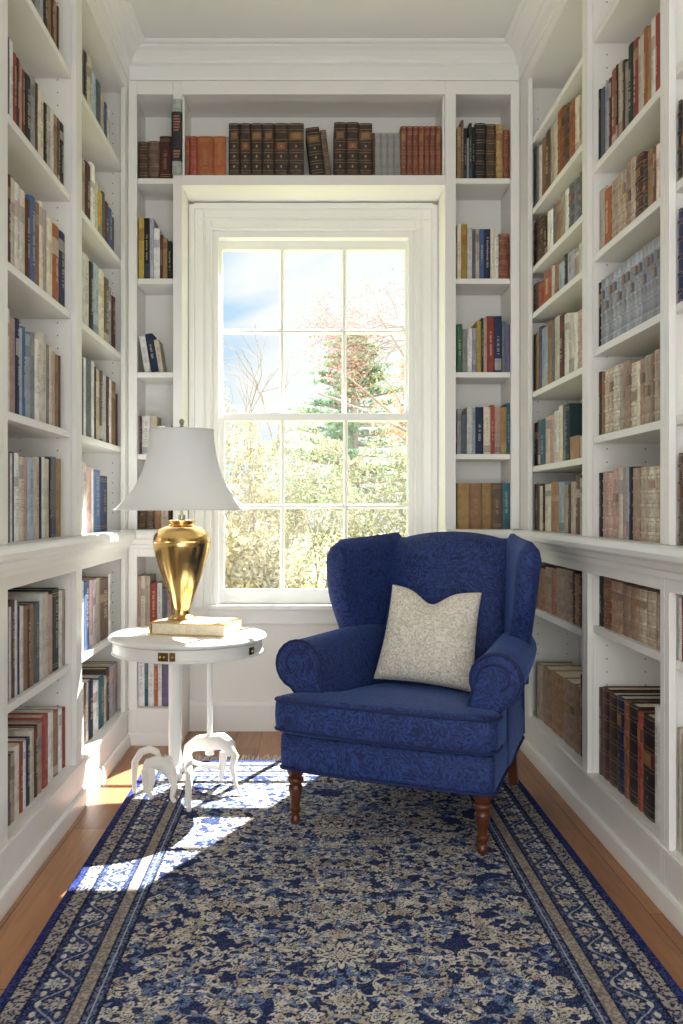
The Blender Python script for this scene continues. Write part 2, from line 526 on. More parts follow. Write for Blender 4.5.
bay('bookcase', 'narrow white bookcase column between the lamp and the window', 'B', *BLX, *UZ, BSs, True, GU)
bay('bookcase', 'narrow white bookcase column between the window and the armchair-side wall', 'B', *BRX, *UZ, BSs, True, GU)
bay('bookcase', 'low narrow white bookcase behind the round table', 'B', *BLX, *LZ, (.488,), True, GL)
bay('bookcase', 'low narrow white bookcase hidden behind the armchair, beside the window', 'B', *BRX, *LZ, (.488,), True, GL)
# the unit that bridges the window
SOF = 2.3628
bay('bookcase', 'wide white single-shelf bookcase unit spanning over the window', 'B', -.536, .574, -.535, .573, -.528, .566, SOF, 2.802, 2.404, 2.745, (), False, GU)

# ---- ledges between upper and lower cases
def ledge_prof(sx, face):
    d = [(-.24, .8295), (.010, .8295), (.012, .845), (.020, .850), (.026, .866), (.036, .870), (.042, .876), (.044, .890), (.040, .903), (.034, LEDGE), (-.24, LEDGE)]
    return [(face + sx * o, z) for o, z in d]
LD = [(o, z) for o, z in ledge_prof(1, 0)]
def mo(o): return max(o, 0)
for sx, face, lab in ((1, LX, 'white moulded ledge along the lamp-side bookcases'), (-1, RX, 'white moulded ledge along the armchair-side bookcases')):
    m = MB().rings([[(face + sx * o, 1.3, z) for o, z in LD], [(face + sx * o, BY - mo(o) - .0006, z) for o, z in LD]]).build('ledge', M['trimpaint']); tag(m, lab, 'ledge', 'white ledges')
m = MB().rings([[(LX + mo(o) + .0006, BY - o, z) for o, z in LD], [(-.5364, BY - o, z) for o, z in LD]]).build('ledge', M['trimpaint']); tag(m, 'short white ledge in the column behind the gold lamp', 'ledge', 'white ledges')
m = MB().rings([[(.5744, BY - o, z) for o, z in LD], [(RX - mo(o) - .0006, BY - o, z) for o, z in LD]]).build('ledge', M['trimpaint']); tag(m, 'short white ledge in the column behind the armchair', 'ledge', 'white ledges')

# ================================================================ BOOKS
# colour code: (rgb, word)
BC = {'k': ((40, 36, 36), 'black'), 'n': ((36, 48, 96), 'navy blue'), 'b': ((62, 100, 160), 'blue'), 'l': ((164, 188, 212), 'pale blue'), 't': ((44, 112, 130), 'teal'),
      'T': ((22, 62, 70), 'dark teal'), 'g': ((66, 122, 78), 'green'), 'd': ((44, 66, 56), 'dark green'), 'r': ((176, 62, 50), 'red'), 'm': ((98, 42, 42), 'maroon'),
      'w': ((88, 62, 46), 'dark brown'), 'o': ((172, 122, 82), 'tan'), 'c': ((226, 212, 186), 'cream'), 'h': ((232, 230, 226), 'white'), 'y': ((150, 150, 152), 'grey'),
      'e': ((194, 174, 150), 'beige'), 'p': ((196, 150, 138), 'dusty pink'), 'j': ((206, 168, 58), 'yellow'), 'q': ((186, 92, 44), 'rust orange'), 's': ((98, 108, 124), 'slate grey'),
      'v': ((104, 94, 138), 'violet'), 'i': ((186, 142, 76), 'ochre'), 'x': ((180, 180, 200), 'lilac grey'), 'z': ((116, 88, 74), 'brown'),
      'K': ((60, 44, 36), 'black-brown'), 'S': ((160, 172, 190), 'silver grey'), 'u': ((170, 132, 110), 'worn brown'), 'R': ((156, 78, 54), 'russet'), 'f': ((206, 196, 178), 'parchment')}
GILT = srgb(184, 146, 96)
ORD = ['', 'first', 'second', 'third', 'fourth', 'fifth', 'sixth', 'seventh', 'eighth', 'ninth', 'tenth', 'eleventh', 'twelfth', 'thirteenth', 'fourteenth', 'fifteenth', 'sixteenth', 'seventeenth']
BOOKS = []


def parse(key, side, face, base, tier, u0, toks, where, group, maxh, order=1, plane=None, lean=None, us=None):
    """one row of books read off the photograph: each token is colour(+style) right-hand edge, top edge.
    style: * ribbed leather, . plain cloth, otherwise a printed jacket"""
    row = []
    for t in toks.split(','):
        c, u1, v = t.split()
        row.append((c, u0, float(u1), float(v)))
        u0 = float(u1)
    for i, (c, a, b, v) in enumerate(row):
        if side == 'B':
            Y = plane
            s = F / Y
            l0, l1 = (a - U0) / s, (b - U0) / s
        else:
            l0, l1 = sorted((F * abs(plane) / abs(a - U0), F * abs(plane) / abs(b - U0)))
            s = F / ((l0 + l1) / 2)
        h = (H + (V0 - v) / s) - base
        n = i + 1 if order > 0 else len(row) - i
        BOOKS.append(dict(key=key, side=side, l0=l0, l1=l1, base=base, h=min(max(h, .07), maxh), c=c, n=n, total=len(row), where=where, group=group, plane=plane, area=abs(b - a) * max(h, .07) * s, i=len(BOOKS), lean=0))


SX = LX - .034
RXP = RX + .034
BYP = BY + .034


def left(k, base, u0, toks, tier, bayname, maxh):
    parse(k, 'L', LX, base + .0006, tier, u0, toks, '%s of lamp-side wall\'s %s bay' % (tier, bayname), 'books on the lamp-side wall, %s bay, %s' % (bayname, tier), maxh, -1, SX)


def right(k, base, u0, toks, tier, bayname, maxh):
    parse(k, 'R', RX, base + .0006, tier, u0, toks, '%s of armchair-side wall\'s %s bay' % (tier, bayname), 'books on the armchair-side wall, %s bay, %s' % (bayname, tier), maxh, 1, RX + .022 if k.startswith('RN') else RXP)


def back(k, base, u0, toks, tier, col, maxh, order):
    parse(k, 'B', BY, base + .0006, tier, u0, toks, '%s of %s' % (tier, col), 'books in the %s, %s' % (col, tier), maxh, order, BYP)


# lamp-side wall, middle bay
left('L1', 2.434, 31.5, 's 36.5 -45,y 41 -35,x 44 -30,k 48.5 -30,o 52 -22,m 54.5 -20,o 57.5 2,k 59.5 7', 'top shelf', 'middle', .285)
left('L2', 2.029, 8.3, 's 9.8 37,h 14 41,r 17.2 54,m 20.2 59,p 22.4 64,r 25.3 70,k 32 76,y 36.2 78,w 38.5 84,c 44.8 92,k 47.5 104,f 51.5 107,h 54.5 110,o 58 116,z 60.5 120,k 64.8 124', 'second shelf', 'middle', .36)
left('L3', 1.644, 7.9, 'm 11.8 175,c 15.9 179,h 22 185,c 27.2 192,m 32.5 201,b 37.8 199,o 42 205,c 46 205,f 49.6 213,c 56 222,q 62.8 229,n 69 236', 'third shelf', 'middle', .345)
left('L4', 1.254, 7.6, 'h 10.2 309,p 16.5 318,n 20.3 319,l 22.8 328,b 26 327,l 31.7 335,y 35.5 333,h 40.4 340,f 47.6 334,y 49.5 345,c 52.7 346,e 55.8 352,o 59.4 355,w 61 356', 'fourth shelf', 'middle', .355)
left('L5', LEDGE, 7, 'h 8.4 452,s 10.5 453,h 12.9 453,n 14.3 452,h 20 453,c 24.8 457,p 28 458,l 35.1 458,e 40.4 457,n 42 457,h 45.7 457,c 49.8 459,k 51.5 458,s 57.4 457,i 62 459', 'ledge row', 'middle', .31)
left('L6', .488, 6.4, 'n. 9.6 603,h 12 607,z 16.1 600,h 18.5 600,n 20.8 606,h 25.3 606,o 29.4 606,w 31.7 609,o 35.8 604,s. 42.4 602,h 45.8 593,c 51.3 592,p 55.4 594,d. 62.2 588,h 65 590,e 68.4 589', 'row under ledge', 'middle', .296)
left('L7', .155, 8, 'z 12.2 755,e 16.4 752,f 21.9 744,r 25.8 741,h 28.9 739,n 33.6 736,c 38.3 727,w 41.9 723,p 46.9 719,r. 53.9 712,h 59.4 708,o 64.8 707,h 68.8 704,r. 72 703', 'bottom row', 'middle', .30)
# lamp-side wall, window bay
left('LW1', 2.434, 81, 'y 84.3 48,k 88 53,c 92.8 58,l 97 75,s 101.7 83,e 105 95,b 108.2 104,h 110.5 110', 'top shelf', 'window', .285)
left('LW2', 2.029, 82.5, 'e 86 161,m 91.6 164,h 96 165,f 98.4 183,j 103.1 192,s 105.6 193,m 109.4 203,b 112.6 209,s 114.7 218', 'second shelf', 'window', .36)
left('LW3', 1.644, 82.5, 'h 90 255,k 94.3 263,l 99.6 265,c 104.9 271,z 109.6 279,y 112 288,m 116.3 297', 'third shelf', 'window', .345)
left('LW4', 1.254, 82.3, 's 84 358,h 86.8 358,s 92.4 359,h 95 362,k 96.6 367,e 100.3 370,z 103.7 371,x 107 376,m 110 377,h 112 380,o 116.6 382,w 118 394', 'fourth shelf', 'window', .355)
left('LW5', LEDGE, 82, 'h 84.2 461,f 87.3 463,p 92.6 467,h 93.9 468,b. 101.4 470,n. 108.4 476', 'ledge row', 'window', .31)
left('LW6', .488, 81.3, 'h 84.4 581,b 90.5 582,p 94 580,x 97 580,e 101.3 578,z 109.5 578,h 111.8 574', 'row under ledge', 'window', .296)
left('LW7', .155, 82, 'h 84.2 683,z 87 684,c 89 683,n 94.2 680,h 99.5 682,t 105 676,e 107 676,w 110.3 668,x 115.6 665,p 117.8 662', 'bottom row', 'window', .30)
# window wall columns
CL, CR = 'column beside the lamp', 'column right of the window'
back('C1', 2.398, 137.9, 'w* 148 141.5,z* 159.4 141,m. 171.2 136', 'top shelf', CL, .33, -1)
back('C2', 1.973, 138.4, 'j 144 217,k 149.6 218,x 153.7 218,h 159.8 228,m 162.7 235,i 167.2 238,k 171.8 241', 'second shelf', CL, .38, -1)
back('C4', 1.229, 137.6, 'y 139.4 416,m 141.7 416,h 150.3 416,c 157 416,h 165 426,y 171.5 425', 'fourth shelf', CL, .31, -1)
back('C5', LEDGE, 138.3, 'w. 145.5 485,z* 154 485,o. 161 485,e 168.3 485,k. 171.8 487', 'ledge row', CL, .29, -1)
back('C6', .488, 137.5, 'p 140.6 576,c 145.3 576,e 150 576,r 157 583,h 162.2 583,s 167.2 588,p 171.5 590', 'row under ledge', CL, .296, -1)
back('C7', .155, 137.8, 'h 144.5 652,t 148 652,h 154 652,q 157.8 652,h 161.7 652,v 168.4 652', 'bottom row', CL, .30, -1)
back('D1', 2.398, 457, 'i 461 127,z 463.8 120,k 467 128,y 469 138,d 472 123,k 475 127,k* 486 123,w* 496 124,i* 503.3 124,R* 509.5 130', 'top shelf', CR, .33, 1)
back('D2', 1.973, 457.3, 'c 461.3 224,j 467.4 224,h 472.4 228,s 475.6 229,e 479.5 229,b 484.3 229,n 490.5 229,c 495 229,h 498.7 236,R* 509.2 234', 'second shelf', CR, .38, 1)
back('D3', 1.576, 457, 'g 462.5 324,y 467.6 329,h 472.4 328,x 476.9 328,j 481.3 321,d 483.8 318,p 487.4 318,r 494.6 316,n 502.3 316,s 505.9 321,v 510.6 325', 'third shelf', CR, .37, 1)
back('D4', 1.229, 457, 'y 461.3 409,s 467 415,h 472.8 407,l 475.6 408,n 483.8 407,c 491 407,r 495 405,p 501.2 407,i 507.4 407,t 510.6 403', 'fourth shelf', CR, .31, 1)
back('D5', LEDGE, 457.2, 'i. 469.7 483,o. 482.3 483,i. 492.2 483,z. 502.8 483,t 510.5 483', 'ledge row', CR, .29, 1)
# over the window (the two leaning books stand between the two dark sets)
OWn = 'shelf over the window'
def over(k, u0, toks): parse(k, 'B', BY, 2.4046, '', u0, toks, OWn, 'books on the shelf over the window', .33, 1, BYP)
over('O', 184.2, 'R* 188.2 136,r* 196 136,q. 212.4 136,q. 225.5 136,y. 228 136.5,K* 239.4 123,K* 250.7 123,K* 262.4 123,K* 274.3 123,K* 288.6 123,K* 304.5 123')
over('O', 335.2, 'K* 347.4 122,K* 360.4 122,K* 374 123,m. 376.6 133,y. 382.8 133,y. 389 133,y. 396 133,y. 402.6 133,R* 409 126,R* 414.9 126,R* 420.8 126,R* 426.6 126,R* 432.5 126,R* 438.4 126,R* 444.2 126')
# armchair-side wall, window bay
right('RW2', 2.216, 533, 'y 538.3 148,c 541.2 146,o 544.7 139,z 549.7 132,e 553.2 127,c 556.7 121,q* 563 110,w* 568.1 107,q* 574 103,c 578.3 98,e 582.6 95', 'second shelf', 'window', .262)
right('RW3', 1.978, 533, 'w* 540 220,w* 543.8 219,k 547 217,c 548.9 212,h 552.7 210,s 554.9 205,o 560 202,e 564.2 193,h 568 190,s* 572.8 185,s* 578.8 180,s* 582.8 172', 'third shelf', 'window', .21)
right('RW4', 1.792, 533, 'z 537.9 284,r. 543 282,q 551 271,h 553.6 266,o 558 265,l 563.6 263,k 566.4 255,x 573.6 252,e 578 249,h 582.8 243', 'fourth shelf', 'window', .158)
right('RW5', 1.471, 533.2, 'z 535.2 335,i 537.7 333,v 541 327,l 546.7 328,o 551.3 322,s 553.8 322,f 558.6 317,m 563.5 315,h 568 314,f 573 314,h 577 313,p* 582.8 310', 'fifth shelf', 'window', .292)
right('RW6', 1.169, 533.5, 'm 537.4 423,s 539.8 420,t 544.5 419,e 549.3 417,p 553 415,h 557.9 411,c 562 406,s 564.6 405,T. 568.4 404', 'sixth shelf', 'window', .276)
right('RW7', LEDGE, 533.5, 'z 538.8 484,c 542 486,k 544 486,f 549.8 484,o 557.9 482,l 563 482,e 567.4 485,w 569.8 484,e 574.5 482,z 579 475,f 582.8 478', 'ledge row', 'window', .232)
right('RW8', .594, 537, 'o* 544.3 568,u* 550.5 567,R* 555.5 568,u* 563 568,u* 572 570,m* 573.8 571,u* 578.6 574,m* 582.6 575', 'row under ledge', 'window', .19)
right('RW9', .155, 534.8, 'e 541.9 664,u* 550.3 668,o* 562 674,u* 572.8 681,o* 579.8 686,n 582.8 675', 'bottom row', 'window', .40)
# armchair-side wall, middle bay
right('RM2', 2.092, 593.8, 'k 595.2 96,s 600.3 95,x 604.4 88,m 607 84,R 612 75,k 614.2 70,e 618.8 67,m 621.8 65,y 624.8 66,d 630 48,r 635.4 43,f 641.5 40,q 645.7 30,i 649.8 28,h 654.3 20,r 658.6 15', 'second shelf', 'middle', .385)
right('RM3', 1.808, 593.8, 'f 599.2 195,q 607 193,e* 613.3 184,e* 618.7 178,e* 622.4 174,p* 627.3 165,e* 632.4 161,m* 640.7 157,d* 645.6 160,o 651.7 152,z 655.4 147,c 658.6 145', 'third shelf', 'middle', .255)
_b = [599.8, 604.1, 608, 612.4, 617.6, 622.4, 626.7, 631, 635.5, 640, 644.5, 648.5, 652.5, 656, 658.9]
right('RM4', 1.507, 594, 'k 596 286,' + ','.join('S* %.1f %.1f' % (x, 283 - (x - 600) * .79) for x in _b), 'fourth shelf', 'middle', .272)
right('RM5', 1.229, 594, 'w 597 374,o 600 374,e* 604.6 372,e* 608.7 370,f* 615.7 367,e* 621 365,u* 628 362,f* 634.4 364,c 637.4 362,u* 642.6 360,e* 648.5 356,u* 652.8 354,e* 658.9 350', 'fifth shelf', 'middle', .25)
right('RM6', LEDGE, 596.4, 'k 600 473,p* 605.7 472,p* 610.4 473,p* 616 469,f 621 467,p 624.2 468,l 627.4 467,k 630.3 467,u* 639 468,e* 646.7 467,f* 653.7 467,e* 658.9 466', 'ledge row', 'middle', .29)
right('RM7', .626, 596, 'k 600.3 576,R* 608.1 577,u* 619.9 581,u* 628.6 584,u* 636.8 587,e* 645 589,e* 655 591,e* 659.2 594', 'row under ledge', 'middle', .164)
right('RM8', .155, 596.6, 'z 600.3 687,m* 606.6 687,w* 614.6 693,n* 621.9 696,R* 626.9 701,k* 635.7 704,r* 641.2 712,k* 653.6 716,h 659 706', 'bottom row', 'middle', .44)
# armchair-side wall, bay at the picture edge
right('RN3', 1.808, 677.5, 'k* 680.5 101,m* 687 98', 'third shelf', 'picture-edge', .255)
right('RN4', 1.507, 677.5, 'n* 681.5 209,m* 688 206', 'fourth shelf', 'picture-edge', .272)
right('RN6', LEDGE, 678, 'z* 681.5 453,u* 688 452', 'ledge row', 'picture-edge', .29)
right('RN7', .626, 677.5, 'h 680.5 598,r 687 592', 'row under ledge', 'picture-edge', .164)
right('RN8', .155, 677.5, 'e 680.5 728,f 687 736', 'bottom row', 'picture-edge', .44)

LIM = {'L': (2.3185, 2.9985), 'LW': (3.0745, 3.840), 'RW': (2.9775, 3.798), 'RM': (2.3165, 2.9165), 'RN': (1.4, 2.2745), 'C': (-.7305, -.5695), 'D': (.6135, .8565), 'O': (-.526, .564)}
rows = {}
for b in BOOKS:
    rows.setdefault(b['key'], []).append(b)
for key, row in rows.items():
    lo_, hi_ = LIM[key.rstrip('0123456789')]
    a, z = min(b['l0'] for b in row), max(b['l1'] for b in row)
    na, nz_ = max(a, lo_), min(z, hi_)
    k = (nz_ - na) / (z - a)
    for b in row:
        b['l0'], b['l1'] = na + (b['l0'] - a) * k, na + (b['l1'] - a) * k

SETS = {}
for b in BOOKS:
    SETS.setdefault((b['key'], b['c']), []).append(b)
N_IND = 296
ranked = sorted(BOOKS, key=lambda b: -b['area'])
for k, b in enumerate(ranked):
    b['own'] = k < N_IND


def shade(c, k):
    return (c[0] * k, c[1] * k, c[2] * k, 1)


def book_parts(b, rnd):
    """three face collections in the book's own frame: spine towards -y, standing on z=0"""
    w = (b['l1'] - b['l0']) - .0010
    h = b['h']
    d = min(.185, max(.11, h * .68))
    code = b['c'][0]
    leather, plain = '*' in b['c'], '.' in b['c']
    rgb = BC[code][0]
    j = rnd.uniform(.88, 1.1)
    lum = sum(rgb) / 3
    base = srgb(*[min(246, (c * .74 + lum * .26) * j) for c in rgb])
    dark = sum(rgb) < 330
    hw = w / 2
    bow = min(.006, w * (.22 if leather else .12))
    cov, pag, lab = MB(), MB(), MB()
    n = 6
    def arc(off, x_in=0):
        return [((-hw + x_in) * math.cos(math.pi * i / n) * -1 * -1, -off - bow * math.sin(math.pi * i / n)) for i in range(n + 1)]
    t = min(.0026, w * .16)
    outer = [(-hw, d)] + arc(0) + [(hw, d)]
    inner = [(hw - t, d), (hw - t, t)] + [(-hw + t, t), (-hw + t, d)]
    prof = outer + inner
    # cover: a U of boards and spine
    vs = [(x, y + bow, 0) for x, y in prof] + [(x, y + bow, h) for x, y in prof]
    m = len(prof); no = len(outer)
    fs = [(i, (i + 1) % m, m + (i + 1) % m, m + i) for i in range(m)]
    for z in (0, 1):
        o = z * m
        fs.append((o + 0, o + 1, o + m - 2, o + m - 1))
        fs.append(tuple(o + k for k in list(range(1, no - 1)) + [no + 1, no + 2]))
        fs.append((o + no - 2, o + no - 1, o + no, o + no + 1))
    cov.add(vs, fs, base)

    def band(mb, z0, z1, off, col):
        a = arc(off, -off * .0)
        a = [(x * (1 - .0006 / max(hw, .002)), y) for x, y in a]
        r0 = [(x, y + bow, z0) for x, y in a]; r1 = [(x, y + bow, z1) for x, y in a]
        mb.rings([r0, r1], False, False, col, 0, closed=False)
        mb.add(r0 + [(x, bow + .0004, z0) for x, y in a], [(i, i + 1, n + 2 + i, n + 1 + i) for i in range(n)], col)
        mb.add(r1 + [(x, bow + .0004, z1) for x, y in a], [(i, i + 1, n + 2 + i, n + 1 + i) for i in range(n)], col)
    if leather:
        k = 5 if h > .2 else 4
        zs = [h * (i + .6) / (k + .35) for i in range(k)]
        for z in zs:
            band(cov, z - .0028, z + .0028, .0022, shade(base, 1.15))
            for q in (-.0062, .0052):
                band(cov, z + q, z + q + .0012, .0005, GILT)
        band(cov, .004, .0058, .0005, GILT); band(cov, h - .007, h - .0052, .0005, GILT)
        if w > .009 and (code in 'SK' or b['i'] * 7 % 10 < 5):
            lc = [srgb(44, 34, 32), srgb(120, 40, 36), srgb(40, 52, 60)][b['i'] % 3] if not dark else [srgb(112, 44, 34), srgb(132, 96, 52), srgb(60, 40, 34)][b['i'] % 3]
            if code == 'S': lc = srgb(92, 98, 116)
            if code != 'S':
                lc = tuple(.65 * a_ + .35 * b_ for a_, b_ in zip(lc, base))
            k_ = -2 if b['i'] % 3 else -3
            z0, z1 = zs[k_] + .008, zs[k_ + 1] - .0075
            if z1 - z0 > .012:
                band(lab, z0, z1, .0008, lc)
                zz = z0 + .003
                while zz < z1 - .003:                                   # rows of tooled letters
                    x = -hw * .6
                    while x < hw * .55:
                        ww = rnd.uniform(.0012, .003)
                        y = bow - .0012 - bow * math.sin(math.acos(max(-1, min(1, x / hw)))) - .0012
                        lab.box(x, min(x + ww, hw * .62), y, y + .0008, zz, zz + .0022, GILT)
                        x += ww + .0008
                    zz += .0048
            # a tooled ornament in each panel
            for i in range(len(zs) - 2):
                c0 = (zs[i] + zs[i + 1]) / 2
                r = min(w * .2, .007)
                y = -.0012
                cov.add([(0, y, c0 - r), (r * .7, y, c0), (0, y, c0 + r), (-r * .7, y, c0)], [(0, 1, 2, 3)], GILT)
    else:
        tc = (srgb(226, 214, 186) if dark else srgb(70, 60, 58)) if not plain else GILT
        tc = tuple(.5 * a_ + .5 * b_ for a_, b_ in zip(tc, base))
        if plain:
            for z in (.012, .02, h - .022, h - .014):
                band(cov, z, z + .0015, .0005, shade(base, .75) if not dark else GILT)
        q = rnd.random()
        if not plain and q < .45 and w > .007:                            # colour block on the jacket
            z0 = h * rnd.choice([.04, .62, .74]); z1 = z0 + h * rnd.uniform(.1, .22)
            bc = rnd.choice([srgb(230, 226, 216), srgb(44, 44, 60), srgb(150, 52, 44), srgb(190, 170, 130), srgb(70, 96, 130)])
            band(cov, z0, min(z1, h - .004), .0005, tuple(.45 * a_ + .55 * b_ for a_, b_ in zip(bc, base)))
        if w > .007:
            z = h * rnd.uniform(.22, .36); zend = h * rnd.uniform(.62, .9)
            hh = w * .18
            while z < zend:                                              # lettering running up the spine
                ln = rnd.uniform(.003, .007)
                y = -.0011
                lab.box(-hh * rnd.uniform(.5, 1), hh * rnd.uniform(.5, 1), y, y + .0006, z, z + ln * .55, tc)
                z += ln + (.006 if rnd.random() < .18 else 0)
    pag.box(-hw + t + .0004, hw - t - .0004, bow + t + .0006, d - .004 + bow, .003, h - .0045)
    return cov, pag, lab, d, leather, w


def place(b):
    x = (b['l0'] + b['l1']) / 2
    if b['side'] == 'L':
        return (SX, x, b['base']), R(90)
    if b['side'] == 'R':
        return (b['plane'], x, b['base']), R(-90)
    return (x, BYP, b['base']), 0


def words_for(b, w):
    c = BC[b['c'][0]][1]
    hs = [q['h'] for q in BOOKS if q['key'] == b['key']]
    ws = [q['l1'] - q['l0'] for q in BOOKS if q['key'] == b['key']]
    sz = ''
    if b['l1'] - b['l0'] < sorted(ws)[len(ws) // 2] * .7: sz = 'slim '
    elif b['l1'] - b['l0'] > sorted(ws)[len(ws) // 2] * 1.4: sz = 'thick '
    kind = 'ribbed leather book' if '*' in b['c'] else ('cloth book' if '.' in b['c'] else 'book')
    return sz + c + ' ' + kind


def label_for(b, w):
    what = words_for(b, w)
    same = len(SETS[(b['key'], b['c'])])
    if b['where'] == OWn:
        row = sorted([q for q in BOOKS if q['where'] == OWn], key=lambda q: q['l0'])
        mates = [q for q in row if q['c'] == b['c']]
        k = mates.index(b) + 1
        if len(mates) == 1:
            return '%s on the %s' % (what, b['where'])
        return '%s, %s of %s such from lamp end, %s' % (what.replace('slim ', '').replace('thick ', ''), ORD[k], {2: 'two', 3: 'three', 4: 'four', 5: 'five', 6: 'six', 7: 'seven', 8: 'eight', 9: 'nine'}[len(mates)], b['where'])
    if same == 1:
        return 'only %s on %s' % (what, b['where'])
    return '%s, %s from window, %s' % (what, ORD[b['n']], b['where'])


rest = {'c': MB(), 'p': MB(), 'l': MB()}
seen_labels = set()
for b in BOOKS:
    rnd = random.Random(b['i'] * 17 + 3)
    cov, pag, lab, d, leather, w = book_parts(b, rnd)
    loc, rz = place(b)
    if b['own']:
        cm = M['leather_book'] if leather else M['cloth_book']
        root = cov.build('book', cm, None, smooth=35)
        root.location = loc; root.rotation_euler = (0, 0, rz)
        pag.build('pages', M['paper'], root)
        if lab.v:
            lab.build('spine_label' if leather else 'spine_lettering', M['title'], root)
        L_ = label_for(b, w)
        if len(L_.split()) > 16:
            L_ = L_.replace('slim ', '').replace('thick ', '')
        if len(L_.split()) > 16:
            L_ = L_.replace('ribbed leather', 'ribbed')
        seen_labels.add(L_)
        tag(root, L_, 'book', b['group'])
    else:
        mt = Matrix.Translation(loc) @ Matrix.Rotation(rz, 4, 'Z')
        for key, mb in (('c', cov), ('p', pag), ('l', lab)):
            rest[key].add([tuple(mt @ Vector(p)) for p in mb.v], [], None)
            o = len(rest[key].v) - len(mb.v)
            for f, c in zip(mb.f, mb.c):
                rest[key].f.append([i + o for i in f]); rest[key].c.append(c if key != 'p' else srgb(222, 210, 186)); rest[key].m.append({'c': 0, 'p': 1, 'l': 2}[key])
allr = MB()
for key in 'cpl':
    o = len(allr.v)
    allr.v += rest[key].v
    allr.f += [[i + o for i in f] for f in rest[key].f]; allr.c += rest[key].c; allr.m += rest[key].m
ro = allr.build('books', [M['cloth_book'], M['paper'], M['title']])
tag(ro, 'slimmest, least visible books filling gaps among the others on all shelves', 'books', None, 'stuff')


# ---- single books with a pose of their own
def loose(label, code, w, h, d, mtx, group=None, style=''):
    b = dict(l0=0, l1=w + .001, h=h, c=code + style, i=len(label))
    cov, pag, lab, dd, leather, _ = book_parts(b, random.Random(len(label)))
    root = cov.build('book', M['leather_book'] if leather else M['cloth_book'], None, smooth=35)
    root.matrix_world = mtx
    pag.build('pages', M['paper'], root)
    if lab.v:
        lab.build('spine_label' if leather else 'spine_lettering', M['title'], root)
    return tag(root, label, 'book', group)


def leaning(x_bottom, base, ang, w):
    """leaning in the wall plane: ang > 0 tips the top towards -x; x_bottom = the book's lower corner on the shelf"""
    s = 1 if ang > 0 else -1
    piv = Matrix.Translation((x_bottom, BYP, base))
    return piv @ Matrix.Rotation(-ang, 4, 'Y') @ Matrix.Translation((s * w / 2, 0, 0))


# column beside the lamp, third shelf: three books leaning on the side panel
base = 1.5768
ang = R(9.5)
x = -.729 + math.sin(ang) * .155 + .004
for lab_, c, w, h in (('white paperback leaning on the side panel, third shelf of column beside lamp', 'h', .026, .155), ('navy blue book leaning on a white one, third shelf of column beside lamp', 'n', .031, .165), ('cream book leaning on a navy one, third shelf of column beside lamp', 'c', .020, .140)):
    loose(lab_, c, w, h, 0, leaning(x, base, ang, w), 'leaning books in the column beside the lamp')
    x += (w + .0016) / math.cos(ang)
# over the window: two leaning between the dark sets
base = 2.4046
x = (304.9 - U0) / (F / BYP) + .006
x0 = (304.7 - U0) / (F / BYP)
a1 = R(7)
h1 = .214
xb = x0 + math.sin(a1) * h1 + .003
loose('thick marbled black book tilted between the dark sets, shelf over the window', 'k', .058, h1, 0, leaning(xb, base, a1, .058), 'books on the shelf over the window', '*')
xb += (.058 + .0016) / math.cos(a1)
loose('brown leather book leaning against a marbled one, shelf over the window', 'z', .026, .205, 0, leaning(xb, base, a1, .026), 'books on the shelf over the window', '*')
# sixth shelf by the window: a low tan book faces the room
yc = (F * RXP / (568.8 - U0) + F * RXP / (583 - U0)) / 2
loose('low tan book standing face out beside the dark teal one, sixth shelf', 'o', .020, .082, 0, Matrix.Translation((RXP + .012, yc + .078, 1.1696)) @ Matrix.Rotation(R(180), 4, 'Z'), None, '.')

